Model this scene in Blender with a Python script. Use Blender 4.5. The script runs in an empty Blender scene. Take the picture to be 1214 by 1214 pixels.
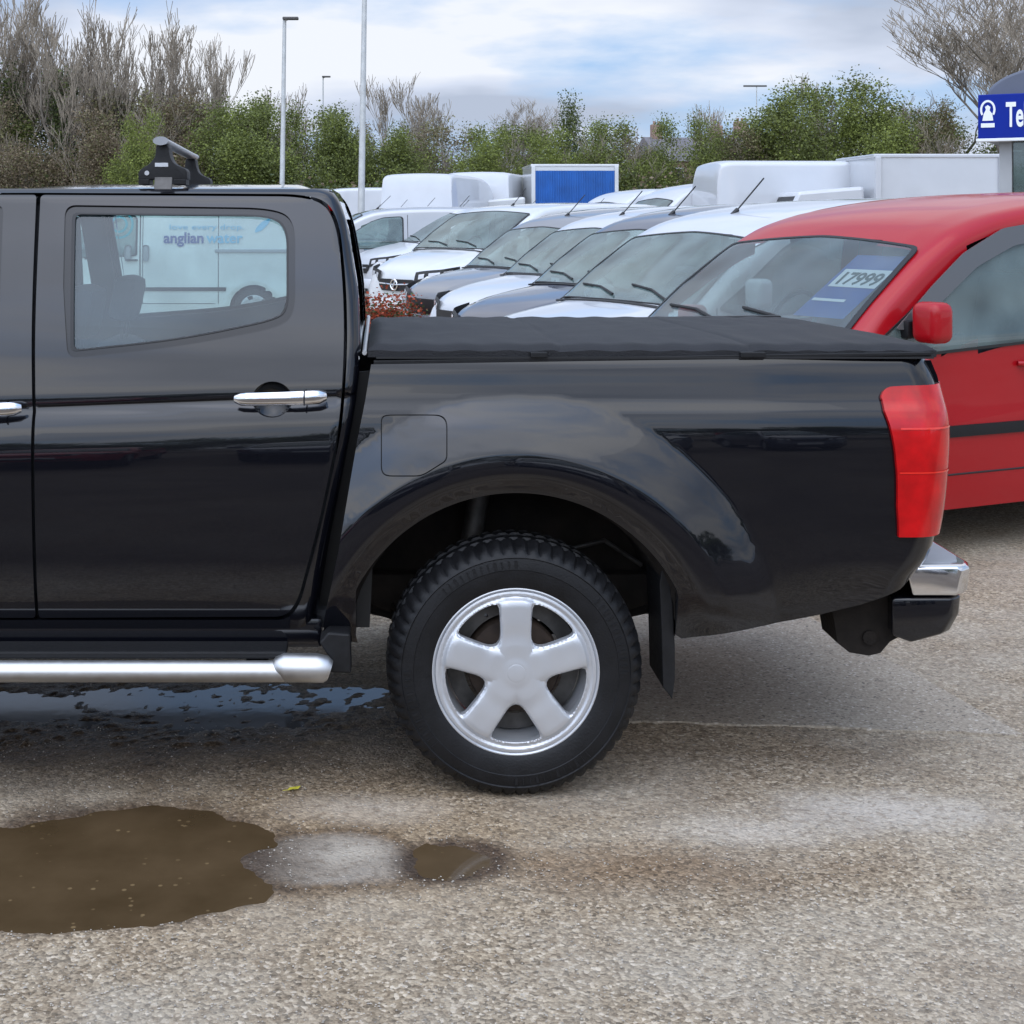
import bpy, bmesh, math, random
import numpy as np
from mathutils import Vector, Matrix
from mathutils.geometry import delaunay_2d_cdt
R_ = math.radians
random.seed(7); rng = np.random.default_rng(11)
SC = bpy.context.scene
COL = SC.collection
# ------------------------------------------------------------------ camera, sky, sun, exposure
F = 1740.0; CX = 450.0; CY = 260.0; EYE = 1.70      # focal length, principal point (photo pixels), eye height
cam_d = bpy.data.cameras.new('camera'); cam = bpy.data.objects.new('camera', cam_d); COL.objects.link(cam)
cam.location = (0, 0, EYE); cam.rotation_euler = (R_(90), 0, 0)
cam_d.sensor_width = 36; cam_d.lens = 36*F/1214
cam_d.shift_x = (607-CX)/1214; cam_d.shift_y = (CY-607)/1214
cam_d.clip_start = 0.05; cam_d.clip_end = 3000
SC.camera = cam
SC.render.resolution_x = 1024; SC.render.resolution_y = 1024
SUN_EL, SUN_AZ = 58, 205        # azimuth clockwise from +Y, the sun stands behind the photographer
w = bpy.data.worlds.new('World'); SC.world = w; w.use_nodes = True
nt = w.node_tree; nt.nodes.clear()
def N(t, **k):
    n = nt.nodes.new(t)
    for a, b in k.items(): setattr(n, a, b)
    return n
L = lambda a, b: nt.links.new(a, b)
out = N('ShaderNodeOutputWorld'); bg = N('ShaderNodeBackground'); bg.inputs[1].default_value = 0.1
sky = N('ShaderNodeTexSky', sky_type='NISHITA'); sky.sun_disc = False
sky.sun_elevation = R_(SUN_EL); sky.sun_rotation = R_(SUN_AZ); sky.air_density = 1.0; sky.dust_density = 1.5
tc = N('ShaderNodeTexCoord'); sep = N('ShaderNodeSeparateXYZ'); L(tc.outputs['Generated'], sep.inputs[0])
# flat cloud deck: direction projected on a plane high above
addz = N('ShaderNodeMath', operation='ADD'); addz.inputs[1].default_value = 0.16; L(sep.outputs[2], addz.inputs[0])
mxz = N('ShaderNodeMath', operation='MAXIMUM'); mxz.inputs[1].default_value = 0.05; L(addz.outputs[0], mxz.inputs[0])
dx = N('ShaderNodeMath', operation='DIVIDE'); L(sep.outputs[0], dx.inputs[0]); L(mxz.outputs[0], dx.inputs[1])
dy = N('ShaderNodeMath', operation='DIVIDE'); L(sep.outputs[1], dy.inputs[0]); L(mxz.outputs[0], dy.inputs[1])
cmb = N('ShaderNodeCombineXYZ'); L(dx.outputs[0], cmb.inputs[0]); L(dy.outputs[0], cmb.inputs[1]); cmb.inputs[2].default_value = 3.7
n1 = N('ShaderNodeTexNoise'); n1.inputs['Scale'].default_value = 1.15; n1.inputs['Detail'].default_value = 7; n1.inputs['Roughness'].default_value = 0.52
n2 = N('ShaderNodeTexNoise'); n2.inputs['Scale'].default_value = 0.8; n2.inputs['Detail'].default_value = 5
L(cmb.outputs[0], n1.inputs['Vector'])
mp = N('ShaderNodeMapping'); mp.inputs['Location'].default_value = (4.3, 1.7, 9); L(cmb.outputs[0], mp.inputs[0]); L(mp.outputs[0], n2.inputs['Vector'])
cr = N('ShaderNodeValToRGB'); cr.color_ramp.elements[0].position = 0.36; cr.color_ramp.elements[1].position = 0.53; L(n1.outputs[0], cr.inputs[0])
cc = N('ShaderNodeValToRGB'); L(n2.outputs[0], cc.inputs[0])
cc.color_ramp.elements[0].position = 0.38; cc.color_ramp.elements[0].color = (4.9, 5.6, 7.0, 1)
cc.color_ramp.elements[1].position = 0.57; cc.color_ramp.elements[1].color = (9.0, 9.4, 10.2, 1)
e = cc.color_ramp.elements.new(0.48); e.color = (7.0, 7.7, 9.2, 1)
bl = N('ShaderNodeVectorMath', operation='SCALE'); bl.inputs[3].default_value = 2.0; L(sky.outputs[0], bl.inputs[0])
mxb = N('ShaderNodeMixRGB'); mxb.inputs[0].default_value = 0.75; L(bl.outputs[0], mxb.inputs[1]); mxb.inputs[2].default_value = (3.0, 5.0, 8.6, 1)
mx = N('ShaderNodeMixRGB'); L(cr.outputs[0], mx.inputs[0]); L(mxb.outputs[0], mx.inputs[1]); L(cc.outputs[0], mx.inputs[2])
# clouds glow brighter round the veiled sun
nm_ = N('ShaderNodeVectorMath', operation='NORMALIZE'); L(tc.outputs['Generated'], nm_.inputs[0])
dt = N('ShaderNodeVectorMath', operation='DOT_PRODUCT'); L(nm_.outputs[0], dt.inputs[0])
dt.inputs[1].default_value = (math.sin(R_(SUN_AZ))*math.cos(R_(SUN_EL)), math.cos(R_(SUN_AZ))*math.cos(R_(SUN_EL)), math.sin(R_(SUN_EL)))
mz = N('ShaderNodeMath', operation='MAXIMUM'); L(dt.outputs['Value'], mz.inputs[0]); mz.inputs[1].default_value = 0
pw = N('ShaderNodeMath', operation='POWER'); L(mz.outputs[0], pw.inputs[0]); pw.inputs[1].default_value = 2.0
ma = N('ShaderNodeMath', operation='MULTIPLY_ADD'); L(pw.outputs[0], ma.inputs[0]); ma.inputs[1].default_value = 2.3; ma.inputs[2].default_value = 1.0
vs_c = N('ShaderNodeVectorMath', operation='SCALE'); L(mx.outputs[0], vs_c.inputs[0]); L(ma.outputs[0], vs_c.inputs[3])
L(vs_c.outputs[0], bg.inputs[0]); L(bg.outputs[0], out.inputs[0])
sd = bpy.data.lights.new('sun', 'SUN'); sun = bpy.data.objects.new('sun', sd); COL.objects.link(sun)
sd.energy = 0.7; sd.angle = R_(95); sd.color = (1, .96, .9)
az = R_(SUN_AZ); el = R_(SUN_EL)
sdir = Vector((math.sin(az)*math.cos(el), math.cos(az)*math.cos(el), math.sin(el)))
sun.rotation_euler = sdir.to_track_quat('Z', 'Y').to_euler()
SC.view_settings.view_transform = 'Standard'; SC.view_settings.look = 'None'
SC.view_settings.exposure = 0.0; SC.view_settings.gamma = 1

# ------------------------------------------------------------------ helpers
def W(px, py, Y):
    return Vector(((px-CX)/F*Y, Y, EYE-(py-CY)/F*Y))
def G(px, py, z=0.0):
    Y = (EYE-z)*F/(py-CY)
    return ((px-CX)/F*Y, Y)
def mat(name, col, rough=.5, metal=0., coat=0., spec=.5, var=.0, vs=20., bump=0., bs=200., trans=0., coatr=.02, emit=None, ior=None):
    m = bpy.data.materials.new(name); m.use_nodes = True; t = m.node_tree
    b = t.nodes['Principled BSDF']
    b.inputs['Base Color'].default_value = (*col, 1); b.inputs['Roughness'].default_value = rough
    b.inputs['Metallic'].default_value = metal; b.inputs['Coat Weight'].default_value = coat
    b.inputs['Coat Roughness'].default_value = coatr; b.inputs['Specular IOR Level'].default_value = spec
    if ior: b.inputs['IOR'].default_value = ior
    if trans: b.inputs['Transmission Weight'].default_value = trans
    tcn = t.nodes.new('ShaderNodeTexCoord')
    if var:
        n = t.nodes.new('ShaderNodeTexNoise'); n.inputs['Scale'].default_value = vs; n.inputs['Detail'].default_value = 6
        t.links.new(tcn.outputs['Object'], n.inputs['Vector'])
        r = t.nodes.new('ShaderNodeValToRGB'); r.color_ramp.elements[0].position = .3; r.color_ramp.elements[1].position = .7
        r.color_ramp.elements[0].color = (*[c*(1-var) for c in col], 1); r.color_ramp.elements[1].color = (*[min(1, c*(1+var)) for c in col], 1)
        t.links.new(n.outputs[0], r.inputs[0]); t.links.new(r.outputs[0], b.inputs['Base Color'])
        mr = t.nodes.new('ShaderNodeMapRange'); mr.inputs[3].default_value = max(0, rough*.75); mr.inputs[4].default_value = min(1, rough*1.25)
        t.links.new(n.outputs[0], mr.inputs[0]); t.links.new(mr.outputs[0], b.inputs['Roughness'])
    if bump:
        n = t.nodes.new('ShaderNodeTexNoise'); n.inputs['Scale'].default_value = bs; n.inputs['Detail'].default_value = 4
        t.links.new(tcn.outputs['Object'], n.inputs['Vector'])
        bp = t.nodes.new('ShaderNodeBump'); bp.inputs['Strength'].default_value = bump; bp.inputs['Distance'].default_value = .01
        t.links.new(n.outputs[0], bp.inputs['Height']); t.links.new(bp.outputs[0], b.inputs['Normal'])
        if coat: t.links.new(bp.outputs[0], b.inputs['Coat Normal'])
    return m
def glass_mat(name, tint, mixf=.12, haze=(.2, .25, .26), hz=.12):
    """thin window glass: tinted see-through, fresnel reflection and a diffuse haze for dust and reflected light"""
    m = bpy.data.materials.new(name); m.use_nodes = True; t = m.node_tree; t.nodes.clear()
    o = t.nodes.new('ShaderNodeOutputMaterial'); tr = t.nodes.new('ShaderNodeBsdfTransparent'); tr.inputs[0].default_value = (*tint, 1)
    gl = t.nodes.new('ShaderNodeBsdfGlossy'); gl.inputs['Roughness'].default_value = .02
    fr = t.nodes.new('ShaderNodeFresnel'); fr.inputs[0].default_value = 1.5
    mr = t.nodes.new('ShaderNodeMath'); mr.operation = 'MULTIPLY_ADD'; mr.inputs[1].default_value = 1.0; mr.inputs[2].default_value = mixf*.3
    mr.use_clamp = True
    t.links.new(fr.outputs[0], mr.inputs[0])
    d = t.nodes.new('ShaderNodeBsdfDiffuse'); d.inputs[0].default_value = (*haze, 1)  # pale veil: dust plus reflected light put into the colour
    m1 = t.nodes.new('ShaderNodeMixShader'); m1.inputs[0].default_value = hz
    nz = t.nodes.new('ShaderNodeTexNoise'); nz.inputs['Scale'].default_value = 3; tcn = t.nodes.new('ShaderNodeTexCoord'); t.links.new(tcn.outputs['Object'], nz.inputs[0])
    ml = t.nodes.new('ShaderNodeMath'); ml.operation = 'MULTIPLY'; ml.inputs[1].default_value = hz*2; t.links.new(nz.outputs[0], ml.inputs[0]); t.links.new(ml.outputs[0], m1.inputs[0])
    t.links.new(tr.outputs[0], m1.inputs[1]); t.links.new(d.outputs[0], m1.inputs[2])
    m2 = t.nodes.new('ShaderNodeMixShader'); t.links.new(mr.outputs[0], m2.inputs[0]); t.links.new(m1.outputs[0], m2.inputs[1]); t.links.new(gl.outputs[0], m2.inputs[2])
    t.links.new(m2.outputs[0], o.inputs[0])
    return m
def tag(o, label=None, cat=None, group=None, kind=None):
    if label: o['label'] = label
    if cat: o['category'] = cat
    if group: o['group'] = group
    if kind: o['kind'] = kind
    return o
def empty(name, loc=(0, 0, 0), rz=0, **k):
    o = bpy.data.objects.new(name, None); COL.objects.link(o); o.location = loc; o.rotation_euler = (0, 0, rz)
    o.empty_display_size = .2
    return tag(o, **k)
def link(name, me, m=None, parent=None, loc=None):
    o = bpy.data.objects.new(name, me); COL.objects.link(o)
    if m: me.materials.append(m)
    if parent: o.parent = parent
    if loc is not None: o.location = loc
    return o
def mesh(name, vs, fs, m=None, parent=None, smooth=None, loc=None):
    me = bpy.data.meshes.new(name); me.from_pydata([tuple(v) for v in vs], [], fs); me.update()
    if smooth is not None:
        me.shade_smooth()
        if smooth < 180: me.set_sharp_from_angle(angle=R_(smooth))
    return link(name, me, m, parent, loc)
class MB:
    """collects shapes for one mesh"""
    def __init__(s): s.v = []; s.f = []
    def add(s, v, f):
        b = len(s.v); s.v += [tuple(p) for p in v]; s.f += [tuple(i+b for i in q) for q in f]; return s
    def box(s, c, d, rot=None, bev=0, seg=2):
        bm = bmesh.new(); bmesh.ops.create_cube(bm, size=1)
        for q in bm.verts: q.co = Vector((q.co.x*d[0], q.co.y*d[1], q.co.z*d[2]))
        if bev: bmesh.ops.bevel(bm, geom=bm.edges[:], offset=bev, segments=seg, affect='EDGES', profile=.5 if seg > 2 else .6)
        M = (rot or Matrix()).to_4x4() if rot is not None else Matrix()
        bm.verts.index_update()
        s.add([M @ q.co + Vector(c) for q in bm.verts], [[q.index for q in f.verts] for f in bm.faces]); bm.free(); return s
    def tube(s, pts, rads, n=8, cap=True, sy=1.):
        pts = [Vector(p) for p in pts]; 
        if not hasattr(rads, '__len__'): rads = [rads]*len(pts)
        vs = []; fs = []; up = Vector((0, 0, 1)); prev = None
        for i, p in enumerate(pts):
            d = (pts[min(i+1, len(pts)-1)]-pts[max(i-1, 0)]).normalized()
            if prev is None:
                a = d.cross(up)
                if a.length < .1: a = d.cross(Vector((1, 0, 0)))
            else: a = prev - d*prev.dot(d)
            a.normalize(); prev = a; b = d.cross(a)
            for k in range(n):
                t = 2*math.pi*k/n; vs.append(p+(a*math.cos(t)+b*math.sin(t)*sy)*rads[i])
        for i in range(len(pts)-1):
            for k in range(n):
                k2 = (k+1) % n; fs.append((i*n+k, i*n+k2, (i+1)*n+k2, (i+1)*n+k))
        if cap: fs.append(tuple(range(n))[::-1]); fs.append(tuple((len(pts)-1)*n+k for k in range(n)))
        s.add(vs, fs); return s
    def prism(s, poly, origin, ux, uy, th):
        """2D polygon extruded by vector th"""
        o = Vector(origin); ux = Vector(ux); uy = Vector(uy); th = Vector(th); n = len(poly)
        a = [o+ux*p[0]+uy*p[1] for p in poly]; b = [q+th for q in a]
        s.add(a+b, [tuple(range(n))[::-1], tuple(range(n, 2*n))]+[(i, (i+1) % n, (i+1) % n+n, i+n) for i in range(n)]); return s
    def build(s, name, m=None, parent=None, smooth=None, bev=0, seg=2, loc=None):
        o = mesh(name, s.v, s.f, m, parent, None, loc)
        me = o.data; bm = bmesh.new(); bm.from_mesh(me); bmesh.ops.recalc_face_normals(bm, faces=bm.faces)
        if bev:
            ed = [e for e in bm.edges if len(e.link_faces) == 2 and e.calc_face_angle(0) > .5]
            bmesh.ops.bevel(bm, geom=ed, offset=bev, segments=seg, affect='EDGES', profile=.5, clamp_overlap=True)
        bm.to_mesh(me); bm.free()
        if smooth is not None:
            me.shade_smooth()
            if smooth < 180: me.set_sharp_from_angle(angle=R_(smooth))
        return o
def fillet(pts, seg=6, closed=True):
    """pts (x, y, r): corners rounded with radius-like setback r"""
    out_ = []; n = len(pts)
    for i, p in enumerate(pts):
        r = p[2] if len(p) > 2 else 0
        P = np.array(p[:2], float)
        if r <= 0: out_.append(tuple(P)); continue
        A = np.array(pts[i-1][:2], float); B = np.array(pts[(i+1) % n][:2], float)
        la = np.linalg.norm(A-P); lb = np.linalg.norm(B-P)
        a = P+(A-P)/la*min(r, la*.49); b = P+(B-P)/lb*min(r, lb*.49)
        for k in range(seg+1):
            t = k/seg; q = (1-t)**2*a+2*t*(1-t)*P+t*t*b; out_.append(tuple(q))
    return out_
def dens(poly, d):
    o = []
    for i, p in enumerate(poly):
        q = poly[(i+1) % len(poly)]; l = math.hypot(q[0]-p[0], q[1]-p[1]); k = max(1, int(math.ceil(l/d)))
        if l < 1e-6: continue
        for j in range(k): o.append((p[0]+(q[0]-p[0])*j/k, p[1]+(q[1]-p[1])*j/k))
    return o
def inpoly(P, poly):
    P = np.asarray(P, float); A_ = np.asarray(poly, float); bb_ = (P[:, 0] >= A_[:, 0].min()) & (P[:, 0] <= A_[:, 0].max()) & (P[:, 1] >= A_[:, 1].min()) & (P[:, 1] <= A_[:, 1].max())
    r_ = np.zeros(len(P), bool)
    if not bb_.any(): return r_
    r_[bb_] = inpoly_(P[bb_], poly); return r_
def inpoly_(P, poly):
    P = np.asarray(P); x, y = P[:, 0], P[:, 1]; c = np.zeros(len(P), bool); n = len(poly)
    for i in range(n):
        x1, y1 = poly[i]; x2, y2 = poly[(i+1) % n]
        if y1 == y2: continue
        m_ = ((y1 > y) != (y2 > y)) & (x < (x2-x1)*(y-y1)/(y2-y1)+x1); c ^= m_
    return c
def polydist(P, poly):
    P = np.asarray(P, float); d = np.full(len(P), 1e9)
    for i in range(len(poly)):
        a = np.array(poly[i], float); b = np.array(poly[(i+1) % len(poly)], float); ab = b-a; L2 = (ab**2).sum()
        if L2 < 1e-14: continue
        t = np.clip(((P-a)@ab)/L2, 0, 1); q = P-(a+t[:, None]*ab); d = np.minimum(d, np.hypot(q[:, 0], q[:, 1]))
    return d
def panel(name, pos, outline, holes=(), m=None, parent=None, step=.02, flange=.02, fdir=None, rows=(), extra=()):
    """curved sheet: (u, v) polygon with holes triangulated and laid on pos(u, v); exact normals; folded edge"""
    outline = dens(outline, step); holes = [dens(h, step) for h in holes]
    loops = [outline]+holes
    P = []; E = []
    for lp in loops:
        b = len(P); P += lp; E += [(b+i, b+(i+1) % len(lp)) for i in range(len(lp))]
    A = np.array(outline); u0, v0 = A.min(0); u1, v1 = A.max(0)
    us = np.arange(u0+step*.37, u1, step); vs_ = list(np.arange(v0+step*.41, v1, step))
    gr = [(a, b) for a in us for b in vs_]
    if len(extra):
        ex_ = np.array(extra); keep = [q for q in gr if not (.565 < math.hypot(q[0]-WX, q[1]-WZ) < .655)]; gr = keep+[tuple(q) for q in ex_]
    for rw in rows: gr += [(a, rw(a)) for a in us]
    if gr:
        gr = np.array(gr); k = inpoly(gr, outline)
        for h in holes: k &= ~inpoly(gr, h)
        gr = gr[k]
        if len(gr):
            d = np.full(len(gr), 1e9)
            for lp in loops: d = np.minimum(d, polydist(gr, lp))
            gr = gr[d > step*(.4 if not len(extra) else .25)]; P += [tuple(q) for q in gr]
    r = delaunay_2d_cdt([Vector(p) for p in P], E, [], 0, 1e-6)
    V2 = np.array([tuple(v) for v in r[0]]); T = [tuple(f) for f in r[2]]
    C = np.array([V2[list(f)].mean(0) for f in T]); k = inpoly(C, outline)
    for h in holes: k &= ~inpoly(C, h)
    T = [f for f, q in zip(T, k) if q]
    h_ = 1e-4
    def nrm(u, v):
        a = np.array(pos(u+h_, v))-np.array(pos(u-h_, v)); b = np.array(pos(u, v+h_))-np.array(pos(u, v-h_))
        n = np.cross(a, b); l = np.linalg.norm(n); return n/l if l > 0 else np.array((0, 0, 1.))
    X = [pos(*q) for q in V2]; NR = [nrm(*q) for q in V2]
    # orient
    f = T[len(T)//2]; a, b, c = (np.array(X[i]) for i in f); 
    fl = np.dot(np.cross(b-a, c-a), NR[f[0]]) < 0
    if fl: T = [q[::-1] for q in T]
    LN = [NR[i] for q in T for i in q]
    if flange:
        for li, lp in enumerate(loops):
            n = len(lp); sb = len(X)
            base = [np.array(pos(*q)) for q in lp]; nn = [nrm(*q) for q in lp]
            X += [tuple(b_) for b_ in base]+[tuple(b_-(n_*flange if fdir is None else -np.array(fdir)*flange)) for b_, n_ in zip(base, nn)]
            for i in range(n):
                j = (i+1) % n; q = (sb+i, sb+j, sb+j+n, sb+i+n)
                p0, p1, p2 = base[i], base[j], np.array(X[sb+i+n])
                fn = np.cross(p1-p0, p2-p0); l = np.linalg.norm(fn); fn = fn/l if l > 0 else nn[i]
                # outward of the sheet
                mid = ((lp[i][0]+lp[j][0])/2, (lp[i][1]+lp[j][1])/2)
                T.append(q); LN += [fn]*4
    me = bpy.data.meshes.new(name); me.from_pydata([tuple(map(float, x)) for x in X], [], T); me.update()
    me.shade_smooth(); me.normals_split_custom_set([tuple(map(float, n)) for n in LN])
    return link(name, me, m, parent)
def pchip(xs, ys):
    xs = np.array(xs, float); ys = np.array(ys, float); o = np.argsort(xs); xs = xs[o]; ys = ys[o]
    h = np.diff(xs); d = np.diff(ys)/h; m_ = np.zeros(len(xs))
    for i in range(1, len(xs)-1):
        if d[i-1]*d[i] > 0:
            w1 = 2*h[i]+h[i-1]; w2 = h[i]+2*h[i-1]; m_[i] = (w1+w2)/(w1/d[i-1]+w2/d[i])
    m_[0] = d[0]; m_[-1] = d[-1]
    xs_, ys_, h_, ms = xs.tolist(), ys.tolist(), h.tolist(), m_.tolist()
    import bisect
    def f(x):
        if x <= xs_[0]: return ys_[0]+ms[0]*(x-xs_[0])
        if x >= xs_[-1]: return ys_[-1]+ms[-1]*(x-xs_[-1])
        i = bisect.bisect_right(xs_, x)-1; t = (x-xs_[i])/h_[i]; t2 = t*t; t3 = t2*t
        return (2*t3-3*t2+1)*ys_[i]+(t3-2*t2+t)*h_[i]*ms[i]+(-2*t3+3*t2)*ys_[i+1]+(t3-t2)*h_[i]*ms[i+1]
    return f
def lathe(prof, n=96, axis='Y', mod=None):
    """prof [(r, a)]: ring profile turned about an axis through 0; returns verts, faces"""
    vs = []; fs = []; k = len(prof)
    for i in range(n):
        t = 2*math.pi*i/n
        for j, (r, a) in enumerate(prof):
            rr = r+(mod(i, j) if mod else 0)
            vs.append((rr*math.cos(t), a, rr*math.sin(t)) if axis == 'Y' else (rr*math.cos(t), rr*math.sin(t), a))
    for i in range(n):
        i2 = (i+1) % n
        for j in range(k-1): fs.append((i*k+j, i*k+j+1, i2*k+j+1, i2*k+j))
    return vs, fs
def copy_tree(o, parent=None):
    c = o.copy(); COL.objects.link(c)
    if parent: c.parent = parent
    for ch in list(o.children): copy_tree(ch, c)
    return c
def text_mesh(name, body, size, m, parent=None, M=None, bold=0., ext=.002, sx=1.):
    cu = bpy.data.curves.new(name, 'FONT'); cu.body = body; cu.size = size; cu.extrude = ext; cu.offset = bold; cu.resolution_u = 4
    t = bpy.data.objects.new(name, cu); COL.objects.link(t)
    dg = bpy.context.evaluated_depsgraph_get(); me = bpy.data.meshes.new_from_object(t.evaluated_get(dg))
    bpy.data.objects.remove(t); me.transform(Matrix.Diagonal((sx, 1, 1, 1)))
    if M is not None: me.transform(M)
    me.materials.clear(); me.name = name
    return link(name, me, m, parent)
def smooth01(t):
    if isinstance(t, (float, int)): t = 0. if t < 0 else (1. if t > 1 else t); return t*t*(3-2*t)
    t = np.clip(t, 0, 1); return t*t*(3-2*t)
# ------------------------------------------------------------------ materials
M_paint = mat('black_paint', (.0035, .0038, .0062), .22, 0, 1.0, .10, bump=.0)
M_paint.node_tree.nodes['Principled BSDF'].inputs['Coat IOR'].default_value = 1.54
def paint(name, col, metal=0., rough=.35, spec=.5):
    return mat(name, col, rough, metal, 1.0, spec, var=.04, vs=2)
M_blackpl = mat('black_plastic', (.009, .009, .010), .5, spec=.3, var=.2, vs=60, bump=.15, bs=400)
M_gloss = mat('gloss_black_trim', (.008, .008, .009), .15)
M_under = mat('dirty_underbody', (.016, .013, .011), .85, spec=.2, var=.5, vs=12, bump=.3, bs=60)
M_rubber = mat('tyre_rubber', (.008, .008, .009), .5, spec=.3, var=.25, vs=14, bump=.12, bs=150)
M_alloy = mat('silver_alloy', (.58, .59, .61), .33, .5, .4, var=.03, vs=10)
M_dalloy = mat('dark_metal', (.10, .095, .09), .55, .7, var=.4, vs=20)
M_rust = mat('rusty_disc', (.055, .038, .028), .7, .3, var=.4, vs=30)
M_chrome = mat('chrome', (.78, .78, .80), .10, 1.0, var=.02, vs=10)
M_satin = mat('satin_steel', (.60, .60, .60), .42, 1.0, var=.05, vs=30)
M_vinyl = mat('black_vinyl', (.016, .016, .018), .6, spec=.3, var=.35, vs=5, bump=.35, bs=260)
M_liner = mat('dark_interior', (.035, .038, .045), .8, var=.2, vs=9)
M_seat = mat('grey_seat_cloth', (.07, .08, .10), .9, var=.2, vs=40, bump=.2, bs=300)
M_glass = glass_mat('truck_glass', (.66, .80, .80), .05, (.25, .34, .38), .16)
M_vglass = glass_mat('van_glass', (.55, .66, .64), .15, (.30, .40, .39), .32)
M_white = mat('white_van_paint', (.54, .555, .58), .4, 0, .8, var=.04, vs=2)
M_grey = mat('grey_metal', (.30, .31, .33), .5, var=.1, vs=8)
M_seal = mat('black_seal', (.012, .012, .013), .5)
M_amber = mat('lamp_clear', (.6, .6, .62), .15, .3, .8)

# ------------------------------------------------------------------ ground, puddles
PUD = [ # outlines in photo pixels on the ground, depth
 ([(-420, 1010), (-200, 985), (0, 978), (60, 970), (120, 958), (190, 953), (245, 957), (280, 970), (325, 988), (330, 1000), (300, 1010), (292, 1022), (310, 1036), (335, 1048), (322, 1070), (200, 1095), (60, 1105), (-150, 1100), (-400, 1090)], .022),
 ([(478, 1006), (500, 999), (540, 1001), (583, 1012), (592, 1019), (570, 1029), (545, 1040), (500, 1040), (478, 1030)], .014),
 ([(-700, 812), (-300, 812), (-60, 813), (20, 816), (60, 822), (100, 845), (60, 853), (-40, 856), (-300, 862), (-700, 862)], .012),
 ([(60, 815), (160, 812), (330, 812), (470, 812), (500, 828), (455, 850), (330, 868), (200, 872), (60, 868), (40, 850)], .0042),
]
PUDW = [([G(*p) for p in fillet([(a, b, 12) for a, b in pl], 3)], d) for pl, d in PUD]
xs = np.unique(np.concatenate([np.linspace(-400, -40, 10), np.linspace(-40, -8, 16), np.linspace(-8, -1.6, 50), np.arange(-1.6, 2.6, .016), np.linspace(2.6, 9, 60), np.linspace(9, 40, 16), np.linspace(40, 400, 10)]))
ys = np.unique(np.concatenate([np.linspace(-120, -4, 14), np.linspace(-4, 2.9, 30), np.arange(2.9, 5.8, .016), np.linspace(5.8, 12, 50), np.linspace(12, 60, 24), np.linspace(60, 900, 14)]))
XX, YY = np.meshgrid(xs, ys, indexing='ij'); PX = np.stack([XX.ravel(), YY.ravel()], 1)
def vnoise(P, sc, seed):
    r_ = np.random.default_rng(seed); T_ = r_.random((256, 256)); q = P*sc+137.0
    i = np.floor(q).astype(int); f_ = q-i; f_ = f_*f_*(3-2*f_); a = i[:, 0] & 255; b = i[:, 1] & 255; a1 = (a+1) & 255; b1 = (b+1) & 255
    return (T_[a, b]*(1-f_[:, 0])*(1-f_[:, 1])+T_[a1, b]*f_[:, 0]*(1-f_[:, 1])+T_[a, b1]*(1-f_[:, 0])*f_[:, 1]+T_[a1, b1]*f_[:, 0]*f_[:, 1])-.5
Z = .004*vnoise(PX, 3, 1)+.0032*vnoise(PX, 11, 2)+.0030*vnoise(PX, 29, 3)+.0035*vnoise(PX, 55, 4)
near = (np.abs(PX[:, 0]) < 8) & (PX[:, 1] > 1) & (PX[:, 1] < 10)
fade = np.where(near, 1., .3); Z *= fade
near2 = (PX[:, 0] > -2.6) & (PX[:, 0] < 2) & (PX[:, 1] > 2.8) & (PX[:, 1] < 6)
for pl, d in PUDW:
    A_ = np.array(pl); idx = np.where(near & (PX[:, 0] > A_[:, 0].min()-.12) & (PX[:, 0] < A_[:, 0].max()+.12) & (PX[:, 1] > A_[:, 1].min()-.12) & (PX[:, 1] < A_[:, 1].max()+.12))[0]; q = PX[idx]; ins = inpoly(q, pl); ds = polydist(q, pl)
    sg = np.where(ins, ds, -ds)+.035*vnoise(q, 9, 21)+.018*vnoise(q, 31, 22)
    if d > .005: Z[idx] -= (d+.004)*smooth01((sg+.02)/.10)
    else: Z[idx] -= .0044*smooth01((sg+.08)/.20)
q_ = (PX[:, 0] > -3) & (PX[:, 0] < .25) & (PX[:, 1] > 4.75) & (PX[:, 1] < 5.6)
nn_ = vnoise(PX[q_], 34, 41)+.6*vnoise(PX[q_], 52, 42)+.5*vnoise(PX[q_], 5, 43); Z[q_] += .012*np.clip(nn_-.02, 0, .5)
zz = Z.reshape(XX.shape)
V = [(float(XX[i, j]), float(YY[i, j]), float(zz[i, j])) for i in range(len(xs)) for j in range(len(ys))]
ny = len(ys); FF = [(i*ny+j, (i+1)*ny+j, (i+1)*ny+j+1, i*ny+j+1) for i in range(len(xs)-1) for j in range(ny-1)]
# ground material
gm = bpy.data.materials.new('worn_asphalt'); gm.use_nodes = True; t = gm.node_tree; b = t.nodes['Principled BSDF']
def gN(ty, **k):
    n = t.nodes.new(ty)
    for a_, c_ in k.items(): setattr(n, a_, c_)
    return n
gL = lambda a_, c_: t.links.new(a_, c_)
gtc = gN('ShaderNodeTexCoord'); OB = gtc.outputs['Object']
def noise(scale, det=5, rough=.55, loc=None, vec=None):
    n = gN('ShaderNodeTexNoise'); n.inputs['Scale'].default_value = scale; n.inputs['Detail'].default_value = det; n.inputs['Roughness'].default_value = rough
    if loc:
        mpn = gN('ShaderNodeMapping'); mpn.inputs['Location'].default_value = loc; gL(vec or OB, mpn.inputs[0]); gL(mpn.outputs[0], n.inputs[0])
    else: gL(vec or OB, n.inputs[0])
    return n.outputs[0]
def ramp(i, stops):
    r = gN('ShaderNodeValToRGB'); el_ = r.color_ramp.elements
    while len(el_) < len(stops): el_.new(.5)
    for q, (p_, c_) in zip(el_, stops): q.position = p_; q.color = (*c_, 1) if len(c_) == 3 else c_
    gL(i, r.inputs[0]); return r.outputs[0]
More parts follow.
